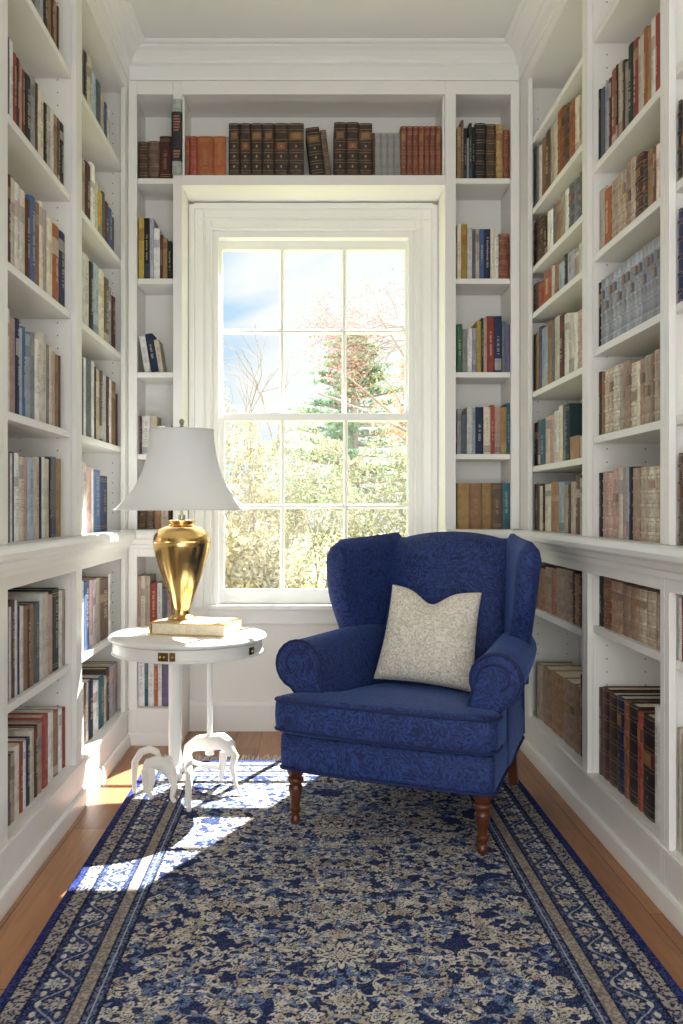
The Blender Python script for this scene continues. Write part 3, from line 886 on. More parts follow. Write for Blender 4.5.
# ================================================================ RUG
def make_rug():
    x0, x1, y0, y1 = -.625, .765, 1.1, 3.57
    dx, dy = .0024, .0030
    nx, ny = int((x1 - x0) / dx) + 1, int((y1 - y0) / dy) + 1
    xs, ys = np.linspace(x0, x1, nx), np.linspace(y0, y1, ny)
    X, Y = np.meshgrid(xs, ys)
    navy, deep, mid, cream, tan, gold = [np.array(srgb(*c)[:3]) for c in ((34, 46, 88), (22, 29, 56), (112, 130, 166), (210, 203, 191), (186, 172, 152), (158, 138, 116))]
    img = np.zeros((ny, nx, 3)); img[:] = navy
    rs = np.random.RandomState(5)
    W, Hh = x1 - x0, y1 - y0

    def stamp(cx, cy, rad, fn):
        i0, i1 = max(0, int((cx - rad - x0) / dx)), min(nx, int((cx + rad - x0) / dx) + 2)
        j0, j1 = max(0, int((cy - rad - y0) / dy)), min(ny, int((cy + rad - y0) / dy) + 2)
        if i1 <= i0 or j1 <= j0: return
        fn(img[j0:j1, i0:i1], X[j0:j1, i0:i1] - cx, Y[j0:j1, i0:i1] - cy)

    def flower(cx, cy, r, n, ph, c1, c2, c3):
        def fn(a, u, v):
            rr, th = np.hypot(u, v), np.arctan2(v, u) + ph
            R_ = r * (.78 + .22 * np.cos(n * th))
            a[rr < R_ * 1.22] = deep
            a[rr < R_] = c1
            a[(rr < R_ * .62) & (rr > R_ * .48)] = c2
            a[rr < R_ * .3] = c3
        stamp(cx, cy, r * 1.4, fn)

    def leaf(cx, cy, l, wd, ang, c):
        def fn(a, u, v):
            p, q = u * math.cos(ang) + v * math.sin(ang), -u * math.sin(ang) + v * math.cos(ang)
            a[(p / l) ** 2 + (q / wd) ** 2 < 1] = c
        stamp(cx, cy, l * 1.1, fn)

    def stroke(pts, wd, c):
        for px, py in pts:
            def fn(a, u, v):
                a[u * u + v * v < wd * wd] = c
            stamp(px, py, wd * 1.5, fn)

    def curl(cx, cy, ang, size, turn, c, wd):
        pts, a, px, py = [], ang, cx, cy
        n = int(size / .0035)
        for k in range(n):
            a += turn * .0035 / (size * .34) * (.35 + 1.5 * k / n)
            px += .0035 * math.cos(a); py += .0035 * math.sin(a)
            pts.append((px, py))
            if k % 9 == 4:
                s = 1 if (k // 9) % 2 else -1
                leaf(px + .009 * math.cos(a + s * 1.2), py + .009 * math.sin(a + s * 1.2), .0085, .0042, a + s * .8, c)
        stroke(pts, wd, c)
        if pts:
            flower(pts[-1][0], pts[-1][1], .0095, 5, a, c, mid, navy)

    bw = .215
    fx0, fx1, fy1 = x0 + bw, x1 - bw, y1 - bw
    xc = (x0 + x1) / 2
    # field: mirrored arabesques with rosettes on a jittered lattice
    half = (fx1 - fx0) / 2
    pts = []
    for _ in range(9000):
        px, py = rs.uniform(0, half), rs.uniform(y0, fy1)
        if all((px - a) ** 2 + (py - b) ** 2 > .047 ** 2 for a, b in pts):
            pts.append((px, py))
    for px, py in pts:
        for s in (-1, 1):
            st = np.random.RandomState(int(px * 1e4) + int(py * 1e4))
            for k in range(4):
                col = [cream, tan, cream, mid][st.randint(4)]
                a0 = st.uniform(0, 6.28)
                ang = a0 if s > 0 else math.pi - a0
                curl(xc + s * px, py, ang, st.uniform(.05, .10), s * st.choice([-1, 1]), col, .0022)
    for px, py in pts:
        st = np.random.RandomState(int(px * 1e4) + int(py * 1e4) + 7)
        r = st.choice([.010, .013, .017, .026], p=[.35, .35, .2, .1])
        n = st.choice([5, 6, 8]); ph = st.uniform(0, 6)
        c1 = [cream, cream, tan, mid][st.randint(4)]
        for s in (-1, 1):
            flower(xc + s * px, py, r, n, ph if s > 0 else math.pi - ph, c1, navy, mid if c1 is not mid else cream)
    for yy in (1.25, 2.02, 2.80):                                      # large palmettes down the axis
        flower(xc, yy, .062, 12, 0, cream, navy, mid); flower(xc, yy, .026, 8, 0, cream, deep, tan)
    # border bands, by distance from the nearest edge
    D = np.minimum(np.minimum(X - x0, x1 - X), np.minimum(y1 - Y, Y - y0))
    along = np.where((X - x0 < D + 1e-6) | (x1 - X < D + 1e-6), Y, X)
    nzs = rs.rand(ny, nx)
    k2 = np.kron(rs.rand(ny // 2 + 1, nx // 2 + 1), np.ones((2, 2)))[:ny, :nx] * .7 + nzs * .3
    m = D < bw
    img[m] = navy
    # main border: meander with rosettes
    mb = (D > .066) & (D < .150)
    ph = along * 2 * math.pi / .155
    ctr = .108 + .026 * np.sin(ph)
    img[mb & (np.abs(D - ctr) < .0026)] = mid * .6 + cream * .4
    for frac, rad, c in ((.25, .026, cream), (.75, .026, tan)):
        da = ((along / .155 - frac + .5) % 1 - .5) * .155
        dd = D - (.108 - .010 * math.sin(2 * math.pi * frac))
        rr = np.hypot(da, dd); th = np.arctan2(dd, da)
        pet = rad * (.78 + .22 * np.cos(8 * th))
        img[mb & (rr < pet * 1.2)] = deep; img[mb & (rr < pet)] = c
        img[mb & (rr < pet * .6) & (rr > pet * .4)] = navy
    for q in (.0, .5):
        da = ((along / .0775 - q + .5) % 1 - .5) * .0775
        for s in (.084, .133):
            rr = np.hypot(da * .8, (D - s) * 1.6)
            img[mb & (rr < .009)] = cream if s < .1 else tan
    spk = mb & (k2 > .70) & (np.abs(D - ctr) > .006)
    img[spk] = img[spk] * .45 + mid * .55
    # guard bands
    g1 = (D > .020) & (D < .060)
    img[g1] = .25 * navy + .75 * np.where((k2[g1] + .22 * np.sin(along[g1] * 210) * np.cos((D[g1] - .04) * 160) > .42)[:, None], tan * .75 + cream * .25, navy)
    for a_, b_ in ((.018, .022), (.058, .066), (.150, .156), (.181, .186), (.208, .215)):
        img[(D > a_) & (D < b_)] = deep
    g2 = (D >= .156) & (D <= .181)
    img[g2] = np.where(((np.floor(along[g2] / .018) % 2 == 0) ^ (np.abs(D[g2] - .1685) < .004))[:, None], gold * .5 + tan * .5, tan * .85)
    w_ = g2 & (k2 > .46)
    img[w_] = img[w_] * .5 + navy * .5
    g3 = (D >= .186) & (D <= .208)
    img[g3] = np.where((k2[g3] > .5)[:, None], mid * .75, navy)
    img[(D > .196) & (D < .199)] = cream * .8
    img[D < .018] = np.array(srgb(30, 42, 104)[:3])
    # abrasion: worn patches where the pile shows paler
    n1 = np.kron(rs.rand(ny // 40 + 2, nx // 40 + 2), np.ones((40, 40)))[:ny, :nx]
    spot = nzs > .80
    img[spot] = img[spot] * .65 + np.array(srgb(128, 132, 150)[:3]) * .35
    z = .0125
    verts = np.empty((ny * nx, 3), np.float32)
    verts[:, 0], verts[:, 1] = X.ravel(), Y.ravel()
    verts[:, 2] = z
    ii = np.arange(ny * nx).reshape(ny, nx)
    q = np.stack([ii[:-1, :-1], ii[:-1, 1:], ii[1:, 1:], ii[1:, :-1]], -1).reshape(-1, 4)
    loop = np.concatenate([ii[0, :], ii[1:, -1], ii[-1, -2::-1], ii[-2:0:-1, 0]])
    nl = len(loop)
    bv = verts[loop].copy(); bv[:, 2] = .0006
    allv = np.concatenate([verts, bv])
    b0 = ny * nx
    idx = np.arange(nl)
    side = np.stack([loop, b0 + idx, b0 + (idx + 1) % nl, loop[(idx + 1) % nl]], -1)
    faces = np.concatenate([q, side])
    me = bpy.data.meshes.new('rug')
    me.vertices.add(len(allv)); me.vertices.foreach_set('co', allv.ravel())
    me.loops.add(len(faces) * 4); me.loops.foreach_set('vertex_index', faces.ravel().astype(np.int32))
    me.polygons.add(len(faces)); me.polygons.foreach_set('loop_start', (np.arange(len(faces)) * 4).astype(np.int32))
    me.polygons.foreach_set('loop_total', np.full(len(faces), 4, np.int32))
    me.update(calc_edges=True); me.validate()
    at = me.color_attributes.new('Col', 'FLOAT_COLOR', 'POINT')
    cols = np.ones((len(allv), 4), np.float32)
    cols[:b0, :3] = img.reshape(-1, 3)
    cols[b0:, :3] = navy
    at.data.foreach_set('color', cols.ravel())
    me.materials.append(M['rug'])
    o = bpy.data.objects.new('rug', me); C.objects.link(o)
    tag(o, 'navy and cream floral oriental rug covering the oak floor', 'rug')
    f = MB()
    rnd = random.Random(3)
    x = x0 + .004
    while x < x1 - .004:
        l = rnd.uniform(.075, .125); s = rnd.uniform(-.018, .018); w = .0017
        zt = rnd.uniform(.005, .0095)
        f.tube([(x, y1 - .002, .009), (x + s * .3, y1 + l * .4, zt), (x + s, y1 + l, .0035)], [w, w, w * .8], 4)
        x += rnd.uniform(.0034, .0052)
    f.build('fringe', M['fringe'], o)
    return o


make_rug()
RZ = .0132

# ================================================================ ARMCHAIR
chair = empty('wing_armchair', (.208, 2.695, RZ), R(-25))
tag(chair, 'navy blue damask wing armchair with rolled arms and turned wooden legs', 'armchair')


def se(n, e):
    """unit superellipse"""
    out = []
    for i in range(n):
        t = 2 * math.pi * i / n
        c, s = math.cos(t), math.sin(t)
        out.append((math.copysign(abs(c) ** (2 / e), c), math.copysign(abs(s) ** (2 / e), s)))
    return out


# seat rail
fr_out = round_poly([(-.342, .012), (-.2, -.004), (.2, -.004), (.338, .012), (.272, .745), (-.272, .745)], [.03, .1, .1, .03, .05, .05], 6)
def off(poly, k, c=(0, .36)):
    return [(c[0] + (p[0] - c[0]) * k, c[1] + (p[1] - c[1]) * k) for p in poly]
b = MB()
b.rings([[(x, y, z) for x, y in off(fr_out, k)] for k, z in ((.95, .172), (.985, .176), (1, .190), (1.003, .24), (1, .276), (.985, .288), (.93, .290))])
base_o = b.build('seat_base', M['damask'], chair, smooth=60)
b = MB(); b.tube([(x, y, .179) for x, y in off(fr_out, 1.002)], .0045, 6, cyc=True); b.build('piping', M['piping'], base_o, smooth=True)
# T cushion
T = round_poly([(-.354, -.012), (-.2, -.030), (.2, -.030), (.348, -.012), (.344, .105), (.236, .130), (.215, .60), (-.215, .60), (-.236, .130), (-.350, .105)], [.045, .1, .1, .045, .03, .03, .05, .05, .03, .03], 6)
b = MB()
cz = (0, .26)
def sag(y, z): return z - max(0, y) * .085 * max(0, (z - .2912) / .12)
b.rings([[(x, y, sag(y, z)) for x, y in off(T, k, cz)] for k, z in ((.90, .2912), (.965, .293), (.992, .302), (1, .315), (1.004, .345), (1, .378), (.992, .392), (.965, .402), (.90, .406), (.7, .411), (.4, .415), (.1, .417))])
cush = b.build('seat_cushion', M['damask'], chair, smooth=70)
b = MB()
for z in (.303, .393):
    b.tube([(x, y, sag(y, z)) for x, y in off(T, .998, cz)], .0048, 6, cyc=True)
b.build('piping', M['piping'], cush, smooth=True)

# rolled arms
for s in (1, -1):
    def arm_prof(bb, sc=1.0, inset=0):
        t = (bb - .14) / .50
        sh = -.055 * t
        zc, ac, r = .484 + .016 * t, .320 + sh, (.078 - .008 * t) * sc
        pr = [(.236 + sh + inset, .295), (.236 + sh + inset, .40)]
        for k in range(17):
            th = R(205 - k * 275 / 16)
            pr.append((ac + r * math.cos(th), zc + r * math.sin(th)))
        pr += [(.328 + sh - inset, .39), (.328 + sh - inset, .19 + inset), (.28 + sh, .19 + inset)]
        return pr
    b = MB()
    st = [(.147, .90, .012), (.141, .965, .005), (.140, 1, 0)] if False else []
    rings = []
    for bb, sc, ins in ((.106, .72, .016), (.108, .90, .007), (.115, .975, .002), (.128, 1, 0), (.25, 1, 0), (.38, 1, 0), (.52, 1, 0), (.66, .98, .002)):
        rings.append([(s * a, bb, z) for a, z in arm_prof(max(bb, .14), sc, ins)])
    b.rings(rings)
    arm = b.build('arm', M['damask'], chair, smooth=55)
    b = MB()
    p = arm_prof(.14)
    b.tube([(s * a, .1125, z) for a, z in p[1:20]], .0046, 6)
    sp = [(s * (.320 + .078 * k * math.cos(th)), .1045, .484 + .078 * k * math.sin(th)) for k, th in [(.74 - .30 * i / 16, R(190 - i * 250 / 16)) for i in range(17)]]
    b.tube(sp, .0036, 6)
    b.build('piping', M['piping'], arm, smooth=True)

# back: inside back and outside back
def loft(mb, secs):
    mb.rings(secs)
b = MB()
secs = []
E = se(40, 3.2)
for k in range(15):
    t = k / 14
    z = .34 + .560 * t
    bc = .645 + .125 * t
    ha, hb = .222 + .018 * t, .062 + .016 * math.sin(math.pi * min(1, t * 1.1))
    if t > .86:
        q = (t - .86) / .14
        hb *= math.sqrt(max(0, 1 - q * q * .93)); ha *= 1 - .10 * q * q
    secs.append([(u * ha, bc + v * hb - (.022 * (1 - u * u) if v < 0 else 0), z - .034 * u * u * t ** 3) for u, v in E])
loft(b, secs)
b.build('backrest', M['damask'], chair, smooth=70)
b = MB()
secs = []
E = se(36, 5)
for z, bc, ha, hb in ((.186, .715, .272, .030), (.19, .716, .277, .033), (.40, .738, .270, .036), (.65, .790, .262, .036), (.84, .832, .255, .034), (.868, .837, .248, .024), (.874, .838, .23, .012)):
    secs.append([(u * ha, bc + v * hb, z) for u, v in E])
loft(b, secs)
b.build('outside_back', M['damask'], chair, smooth=60)

# wings
for s in (1, -1):
    b = MB()
    secs = []
    N = 19
    for k in range(N):
        t = k / (N - 1)
        z = .400 + .474 * t
        e = min(1, max(0, t / .70)); e = e * e * (3 - 2 * e)
        f = t ** 2.2
        # spine line of the wing from the back corner to its front edge
        p0 = Vector((.216 + .004 * t, .695 + .085 * t))
        p1 = Vector((.290 + .033 * e + (.034 if s > 0 else .004) * f, .548 - .095 * e - .012 * f))
        r0, r1 = .030, .036 + .006 * f
        if t > .84:
            q = (t - .84) / .16
            sc = math.sqrt(max(0.0, 1 - q * q * .95))
            r0, r1 = r0 * sc, r1 * sc
            p1 = p1 + (p0 - p1) * (.10 * q * q)
        d = (p1 - p0).normalized(); nrm = Vector((-d.y, d.x))
        ring = []
        for i in range(9):                                   # round the front
            a = math.pi / 2 - math.pi * i / 8
            ring.append(p1 + (d * math.cos(a) + nrm * math.sin(a)) * r1)
        for i in range(1, 6):
            u = i / 6
            ring.append(p1.lerp(p0, u) - nrm * (r1 + (r0 - r1) * u - .010 * math.sin(math.pi * u)))
        for i in range(7):
            a = -math.pi / 2 - math.pi * i / 6
            ring.append(p0 + (d * math.cos(a) + nrm * math.sin(a)) * r0)
        for i in range(1, 6):
            u = 1 - i / 6
            ring.append(p1.lerp(p0, u) + nrm * (r1 + (r0 - r1) * u - .006 * math.sin(math.pi * u)))
        zz = [z + (.018 * (p.y - .45) / .3) * t for p in ring]
        secs.append([(s * p.x, p.y, q) for p, q in zip(ring, zz)])
    loft(b, secs)
    b.build('wing', M['damask'], chair, smooth=70)
    b = MB()                                                  # outside panel below the wing
    secs = []
    E = se(28, 5)
    for z, k in ((.186, .9), (.192, 1), (.30, 1), (.44, 1), (.50, .9)):
        secs.append([(s * (.275 + .022 * k * u - .026 * v * 1.0), .50 + v * .225, z) for u, v in E])
    loft(b, secs)
    b.build('side_panel', M['damask'], chair, smooth=60)

# legs
LEG = [(.011, .0), (.014, .003), (.0165, .012), (.015, .020), (.011, .026), (.0125, .034), (.018, .042), (.0185, .048), (.013, .054), (.0145, .066), (.0195, .092), (.0235, .112), (.0205, .120), (.017, .124), (.0245, .131), (.0265, .138), (.0245, .144), (.018, .148), (.026, .158), (.028, .172), (.027, .177)]
for x in (-.297, .297):
    MB().lathe(LEG, 20, x, .045).build('leg', M['legwood'], chair, smooth=45)
for x in (-.235, .235):
    b = MB()
    b.rings([[(x + a * w, y0 + c * w, z) for a, c in ((-1, -1), (1, -1), (1, 1), (-1, 1))] for w, y0, z in ((.014, .735, .0), (.016, .722, .07), (.021, .700, .14), (.023, .695, .177))])
    b.build('leg', M['legwood'], chair, bevel=.003)

# ---- cushion in the chair
def make_pillow():
    n = 26
    hs = .172
    v, f = [], []
    for side in (1, -1):
        for j in range(n + 1):
            for i in range(n + 1):
                u, w = -1 + 2 * i / n, -1 + 2 * j / n
                # edges bow in between the corner ears
                x = u * hs * (1 - .075 * (1 - w * w)) * (1.02 - .06 * w)
                z = w * hs * (1 - .060 * (1 - u * u))
                chop = math.exp(-(u + .05) ** 2 / .12) * max(0, (w + .1) / 1.1) ** 1.8
                z -= .050 * chop
                e = max(0, (1 - abs(u) ** 2.6) * (1 - abs(w) ** 2.6))
                th = .066 * e ** .55 * (1 - .38 * chop) * (1 + .12 * (-w))
                if chop > 0: th *= 1 - .25 * math.exp(-(u + .05) ** 2 / .012) * chop
                v.append((x, -side * th, z))
    m = (n + 1) ** 2
    for s in (0, 1):
        for j in range(n):
            for i in range(n):
                a = s * m + j * (n + 1) + i
                q = (a, a + 1, a + n + 2, a + n + 1)
                f.append(q if s == 0 else q[::-1])
    b = MB(); b.add(v, f)
    o = b.build('throw_pillow', M['pillow'], None)
    import bmesh
    bm = bmesh.new(); bm.from_mesh(o.data); bmesh.ops.remove_doubles(bm, verts=bm.verts, dist=.0004); bm.to_mesh(o.data); bm.free()
    o.data.polygons.foreach_set('use_smooth', [True] * len(o.data.polygons))
    md = o.modifiers.new('s', 'SUBSURF'); md.levels = md.render_levels = 1
    return o


pw = make_pillow()
pw.matrix_world = Matrix.Translation((.208, 2.695, RZ)) @ Matrix.Rotation(R(-25), 4, 'Z') @ Matrix.Translation((.012, .452, .551)) @ Matrix.Rotation(R(-16), 4, 'X') @ Matrix.Rotation(R(3), 4, 'Y')
tag(pw, 'square cream embroidered pillow with a dented top, in the blue armchair', 'pillow')

# ================================================================ ROUND TABLE
TX, TY = -.430, 3.25
tz = .5555
tab = empty('side_table', (TX, TY, RZ)); tag(tab, 'round white pedestal side table with animal-shaped carved feet, beside the lamp-side bookcases', 'side table')
def tl(z): return z - RZ
MB().lathe([(0, tl(.533)), (.262, tl(.533)), (.270, tl(.535)), (.278, tl(.541)), (.279, tl(.547)), (.275, tl(.552)), (.266, tl(tz)), (.1, tl(tz)), (0, tl(tz))], 72).build('table_top', M['tablewhite'], tab, smooth=40)
MB().lathe([(0, tl(.488)), (.258, tl(.488)), (.266, tl(.490)), (.268, tl(.495)), (.264, tl(.499)), (.264, tl(.5326)), (0, tl(.5326))], 72).build('apron', M['tablewhite'], tab, smooth=40)


def plaque(a0, a1, z0, z1, mats_, name, knob):
    b = MB()
    r = .2646
    n = 6
    def arc(rr, z): return [(rr * math.sin(a0 + (a1 - a0) * i / n), -rr * math.cos(a0 + (a1 - a0) * i / n), z) for i in range(n + 1)]
    ring = lambda rr0, rr1: None
    o, i_ = [], []
    b.rings([arc(r, z0) + arc(r + .003, z0)[::-1], arc(r, z1) + arc(r + .003, z1)[::-1]])
    am = (a0 + a1) / 2
    zc = (z0 + z1) / 2
    b2 = b.build(name, mats_, tab)
    k = MB()
    for q in knob:
        aq = a0 + (a1 - a0) * q
        k.lathe([(.0, 0), (.0055, 0), (.0055, .003), (.003, .006), (0, .007)], 10)
        vs = k.v[-50:]
        k.v[-50:] = [((r + .003 + z) * math.sin(aq) + x * math.cos(aq), -(r + .003 + z) * math.cos(aq) + x * math.sin(aq), zc + y) for x, y, z in vs]
    k.build('rivet', M['brass'], b2, smooth=True)
    return b2


plaque(-.245, -.115, tl(.4985), tl(.5265), M['oldbrass'], 'brass_plaque', (.25, .62))
plaque(-.100, -.028, tl(.4985), tl(.5265), M['oldbrass'], 'brass_plaque', (.5,))
plaque(1.02, 1.12, tl(.500), tl(.524), M['black'], 'keyhole_plate', (.5,))
MB().lathe([(.030, tl(.085)), (.034, tl(.09)), (.034, tl(.10)), (.026, tl(.108)), (.0225, tl(.12)), (.0225, tl(.46)), (.026, tl(.468)), (.030, tl(.478)), (.030, tl(.4876))], 28, -.040, -.05).build('column', M['tablewhite'], tab, smooth=40)
MB().lathe([(.016, tl(.115)), (.016, tl(.13)), (.010, tl(.14)), (.010, tl(.47)), (.014, tl(.478)), (.014, tl(.4876))], 20, .073, .03).build('column', M['tablewhite'], tab, smooth=40)


def pix(u, v, Y):
    return (U0 * 0 + (u - U0) / F * Y - TX, Y - TY, max(H - (v - V0) / F * Y - RZ, .0095))


# carved beast under the thick column: arched body, curled neck and three visible legs
b = MB()
b.tube([pix(135, 798, 3.13), pix(134, 780, 3.13), pix(135, 762, 3.13), pix(141, 752, 3.13), pix(150, 749, 3.13), pix(157, 752, 3.13), pix(160, 757, 3.14)], [.007, .009, .012, .013, .013, .011, .006], 12)
b.tube([pix(146, 792, 3.10), pix(145, 772, 3.10), pix(149, 764, 3.10), pix(157, 762, 3.11), pix(166, 767, 3.13), pix(173, 774, 3.16), pix(178, 776, 3.19)], [.009, .014, .021, .025, .025, .022, .018], 14)
b.tube([pix(149, 766, 3.10), pix(152, 780, 3.09), pix(149, 792, 3.08), pix(152, 806, 3.07)], [.018, .013, .009, .008], 12)
b.tube([pix(171, 772, 3.13), pix(174, 786, 3.10), pix(172, 798, 3.07), pix(174, 806, 3.05)], [.018, .012, .008, .008], 12)
b.tube([pix(160, 765, 3.16), pix(168, 760, 3.18), pix(178, 764, 3.20), pix(184, 768, 3.22)], [.012, .016, .018, .016], 12)
b.build('carved_foot', M['carved'], tab, smooth=60)
# carved beast under the slim column: long rounded back, rump and slender legs
b = MB()
b.tube([pix(184, 764, 3.30), pix(189, 748, 3.30), pix(199, 743, 3.29), pix(211, 742, 3.28), pix(222, 741, 3.26), pix(229, 746, 3.24), pix(231, 754, 3.22)], [.012, .020, .028, .030, .030, .026, .016], 14)
b.tube([pix(229, 748, 3.22), pix(235, 756, 3.20), pix(232, 768, 3.18), pix(236, 784, 3.16), pix(240, 800, 3.13)], [.018, .014, .009, .006, .006], 12)
b.tube([pix(224, 752, 3.26), pix(222, 768, 3.26), pix(221, 780, 3.27), pix(222, 795, 3.27)], [.016, .011, .007, .007], 12)
b.tube([pix(188, 758, 3.22), pix(189, 778, 3.10), pix(188, 800, 3.00), pix(189, 818, 2.955)], [.016, .013, .010, .008], 12)
b.tube([pix(192, 762, 3.30), pix(198, 764, 3.28), pix(210, 766, 3.27), pix(222, 768, 3.25)], [.010, .008, .008, .008], 10)
b.build('carved_foot', M['carved'], tab, smooth=60)

# ---- the big book under the lamp
def big_book():
    r = empty('book', (-.402, 3.27, tz + .0006), R(-14))
    tag(r, 'large flat white coffee-table book with gilt cover edges under the gold lamp', 'book')
    hw, hd = .140, .098
    b = MB()
    b.box(-hw, hw, -hd, hd, 0, .0035); b.box(-hw, hw, -hd, hd, .0385, .042)
    b.rings([[(-hw + .003 - .005 * math.sin(math.pi * i / 6), y, .0035 + .035 * i / 6) for i in range(7)] + [(-hw + .006, y, .0385 - .035 * i / 6) for i in range(7)] for y in (-hd, hd)])
    b.build('cover', mat('gilt_cream_cover', srgb(216, 170, 96), .45, vary=(20, .25)), r, bevel=.0008)
    MB().box(-hw + .010, hw - .003, -hd + .003, hd - .003, .0038, .0382).build('pages', M['paper'], r)
    f = MB(); f.box(-hw + .012, hw - .010, -hd + .010, hd - .010, .0421, .0426); f.build('cover_inset', mat('cream_cover_panel', srgb(226, 208, 172), .5), r)
    return r


big_book()

# ================================================================ LAMP
lz = tz + .0006 + .0426 + .0006
lamp = empty('table_lamp', (-.468, 3.36, lz)); tag(lamp, 'gold urn table lamp with white bell shade standing on the coffee-table book', 'lamp')
lamp.location = (-.460, 3.30, lz)
K = 3.30 / F
def z_of(v): return H - (v - V0) * K - lz
def prof(pts): return [(r * K, max(0, z_of(v))) for r, v in pts]
urn = [(0, 640), (15.5, 640), (15.5, z0v) if False else (15.5, 636), (13, 612), (10.2, 608)]
zb = V0 + (H - lz) / K
urn = [(0, zb), (13.5, zb), (14.2, zb - 1.2), (12.5, zb - 2.6), (9.2, zb - 4.5), (8.0, zb - 8), (8.8, zb - 12), (12.5, 596), (17.5, 583), (22, 570), (26, 556), (28, 547), (28.6, 543), (28.3, 541.6), (28.9, 540.6), (27.6, 535), (23.5, 529.5), (18, 526.5), (13.5, 525.3), (12.0, 523.5), (13.6, 522), (13.6, 520.6), (11.5, 519.8), (4, 519.2), (0, 519.2)]
MB().lathe(prof(urn), 56).build('urn_base', M['brass'], lamp, smooth=35)
MB().lathe(prof([(0, 519.1), (3.6, 519.1), (3.6, 515), (1.4, 514.2), (1.4, 432), (0, 432)]), 16).build('stem', M['nickel'], lamp, smooth=40)
sh = []
for i in range(25):
    t = i / 24
    v = 430.5 + t * (509.5 - 430.5)
    r = 31.7 + 6.5 * t + 28.3 * t ** 3.0 * (1) + 0
    sh.append((r, v))
b = MB()
o_ = [(r * K, z_of(v)) for r, v in sh]
i_ = [(r * K - .0012, z_of(v)) for r, v in sh][::-1]
n = 64
pr = o_ + i_
rings = [[(r * math.cos(2 * math.pi * k / n), r * math.sin(2 * math.pi * k / n), z) for k in range(n)] for r, z in pr]
rings.append(rings[0])
b.rings(rings, False, False)
shade_o = b.build('lamp_shade', M['shade'], lamp, smooth=50)
b = MB()
for r, v in (sh[0], sh[-1]):
    b.tube([(r * K * math.cos(2 * math.pi * k / 64), r * K * math.sin(2 * math.pi * k / 64), z_of(v)) for k in range(64)], .0028, 6, cyc=True)
b.build('trim_cord', M['shade'], shade_o, smooth=True)
b = MB()
for k in range(3):
    a = 2 * math.pi * k / 3
    b.tube([(0, 0, z_of(431.5)), (31 * K * math.cos(a), 31 * K * math.sin(a), z_of(431.5))], .0012, 6)
b.build('shade_spider', M['nickel'], lamp)
MB().lathe(prof([(0, 432), (1.2, 431.5), (1.2, 427), (2.6, 426.5), (1.2, 425.6), (2.0, 424), (2.9, 421.8), (2.0, 419.6), (0, 418.8)][::1]), 14).build('finial', M['nickel'], lamp, smooth=40)

# ---- odd tall black book, built as a slab fixed on the upright beside the lamp column
p0x, p1x = (170.3 - U0) / F * 3.80, (180.8 - U0) / F * 3.80
def zz(v): return H - (v - V0) / F * 3.80
pm = empty('black_taped_book', ((p0x + p1x) / 2, BY - .0008, zz(171)), 0)
tag(pm, 'tall black book with grey-green taped ends, overlapping the white upright', 'plaque')
hw = (p1x - p0x) / 2
def slab(z0, z1, w, name, m_, th):
    b = MB()
    b.rings([[(x, y, z) for x, y in [(-w, 0)] + [(-w * math.cos(math.pi * i / 8), -th - .009 * math.sin(math.pi * i / 8)) for i in range(9)] + [(w, 0)]] for z in (z0, z1)])
    return b.build(name, m_, pm, bevel=.001)
Z0 = zz(171)
slab(zz(158) - Z0, zz(109) - Z0, hw, 'black_spine', mat('black_spine_leather', srgb(44, 44, 52), .55, vary=(60, .5)), .020)
gm = mat('grey_green_tape', srgb(168, 176, 168), .7, vary=(50, .3))
slab(0, zz(158.1) - Z0, hw * .9, 'lower_end', gm, .016)
slab(zz(108.9) - Z0, zz(96) - Z0, hw * .95, 'upper_end', gm, .017)
lb = MB()
rr = random.Random(4)
for a_, b_ in ((113, 127), (148, 155)):
    v = a_
    while v < b_:
        x = -hw * .55
        while x < hw * .5:
            ww = rr.uniform(.002, .005)
            y = -.0206 - .009 * math.sin(math.acos(max(-1, min(1, x / hw))))
            lb.box(x, x + ww, y - .0006, y + .001, zz(v + 1.6) - Z0, zz(v) - Z0, srgb(176, 120, 96))
            x += ww + .0015
        v += 2.8
lb.build('lettering', M['title'], pm)

# ================================================================ OUTDOORS
g_ = struct(MB().box(-26, 26, WY + .6, 60, -.75, -.70).build('ground', M['lawn']))


def leaves(mb, n, fn, size, rnd, flat=0.0):
    for _ in range(n):
        p = Vector(fn())
        s = size * rnd.uniform(.6, 1.3)
        nrm = Vector((rnd.gauss(0, 1), rnd.gauss(0, 1), rnd.gauss(0, 1) + flat)).normalized()
        a = nrm.orthogonal().normalized()
        a = Matrix.Rotation(rnd.uniform(0, 6.28), 3, nrm) @ a
        c = nrm.cross(a)
        mb.add([p - a * s, p + c * s * .45, p + a * s, p - c * s * .45], [(0, 1, 2, 3)])


def branches(mb, p, d, l, r, depth, rnd, tips, spread=.55, droop=0.0):
    q = p + d * l
    mid = p.lerp(q, .5) + Vector((rnd.gauss(0, .04), rnd.gauss(0, .04), rnd.gauss(0, .04))) * l
    mb.tube([p, mid, q], [r, r * .85, r * .68], 5)
    tips.append((q, r)); tips.append((mid, r))
    if depth <= 0:
        return
    for k in range(rnd.choice([2, 3, 3])):
        nd = (d + Vector((rnd.gauss(0, spread), rnd.gauss(0, spread), rnd.gauss(0, spread) - droop))).normalized()
        branches(mb, q if k else mid.lerp(q, .6), nd, l * rnd.uniform(.62, .82), r * .62, depth - 1, rnd, tips, spread, droop)


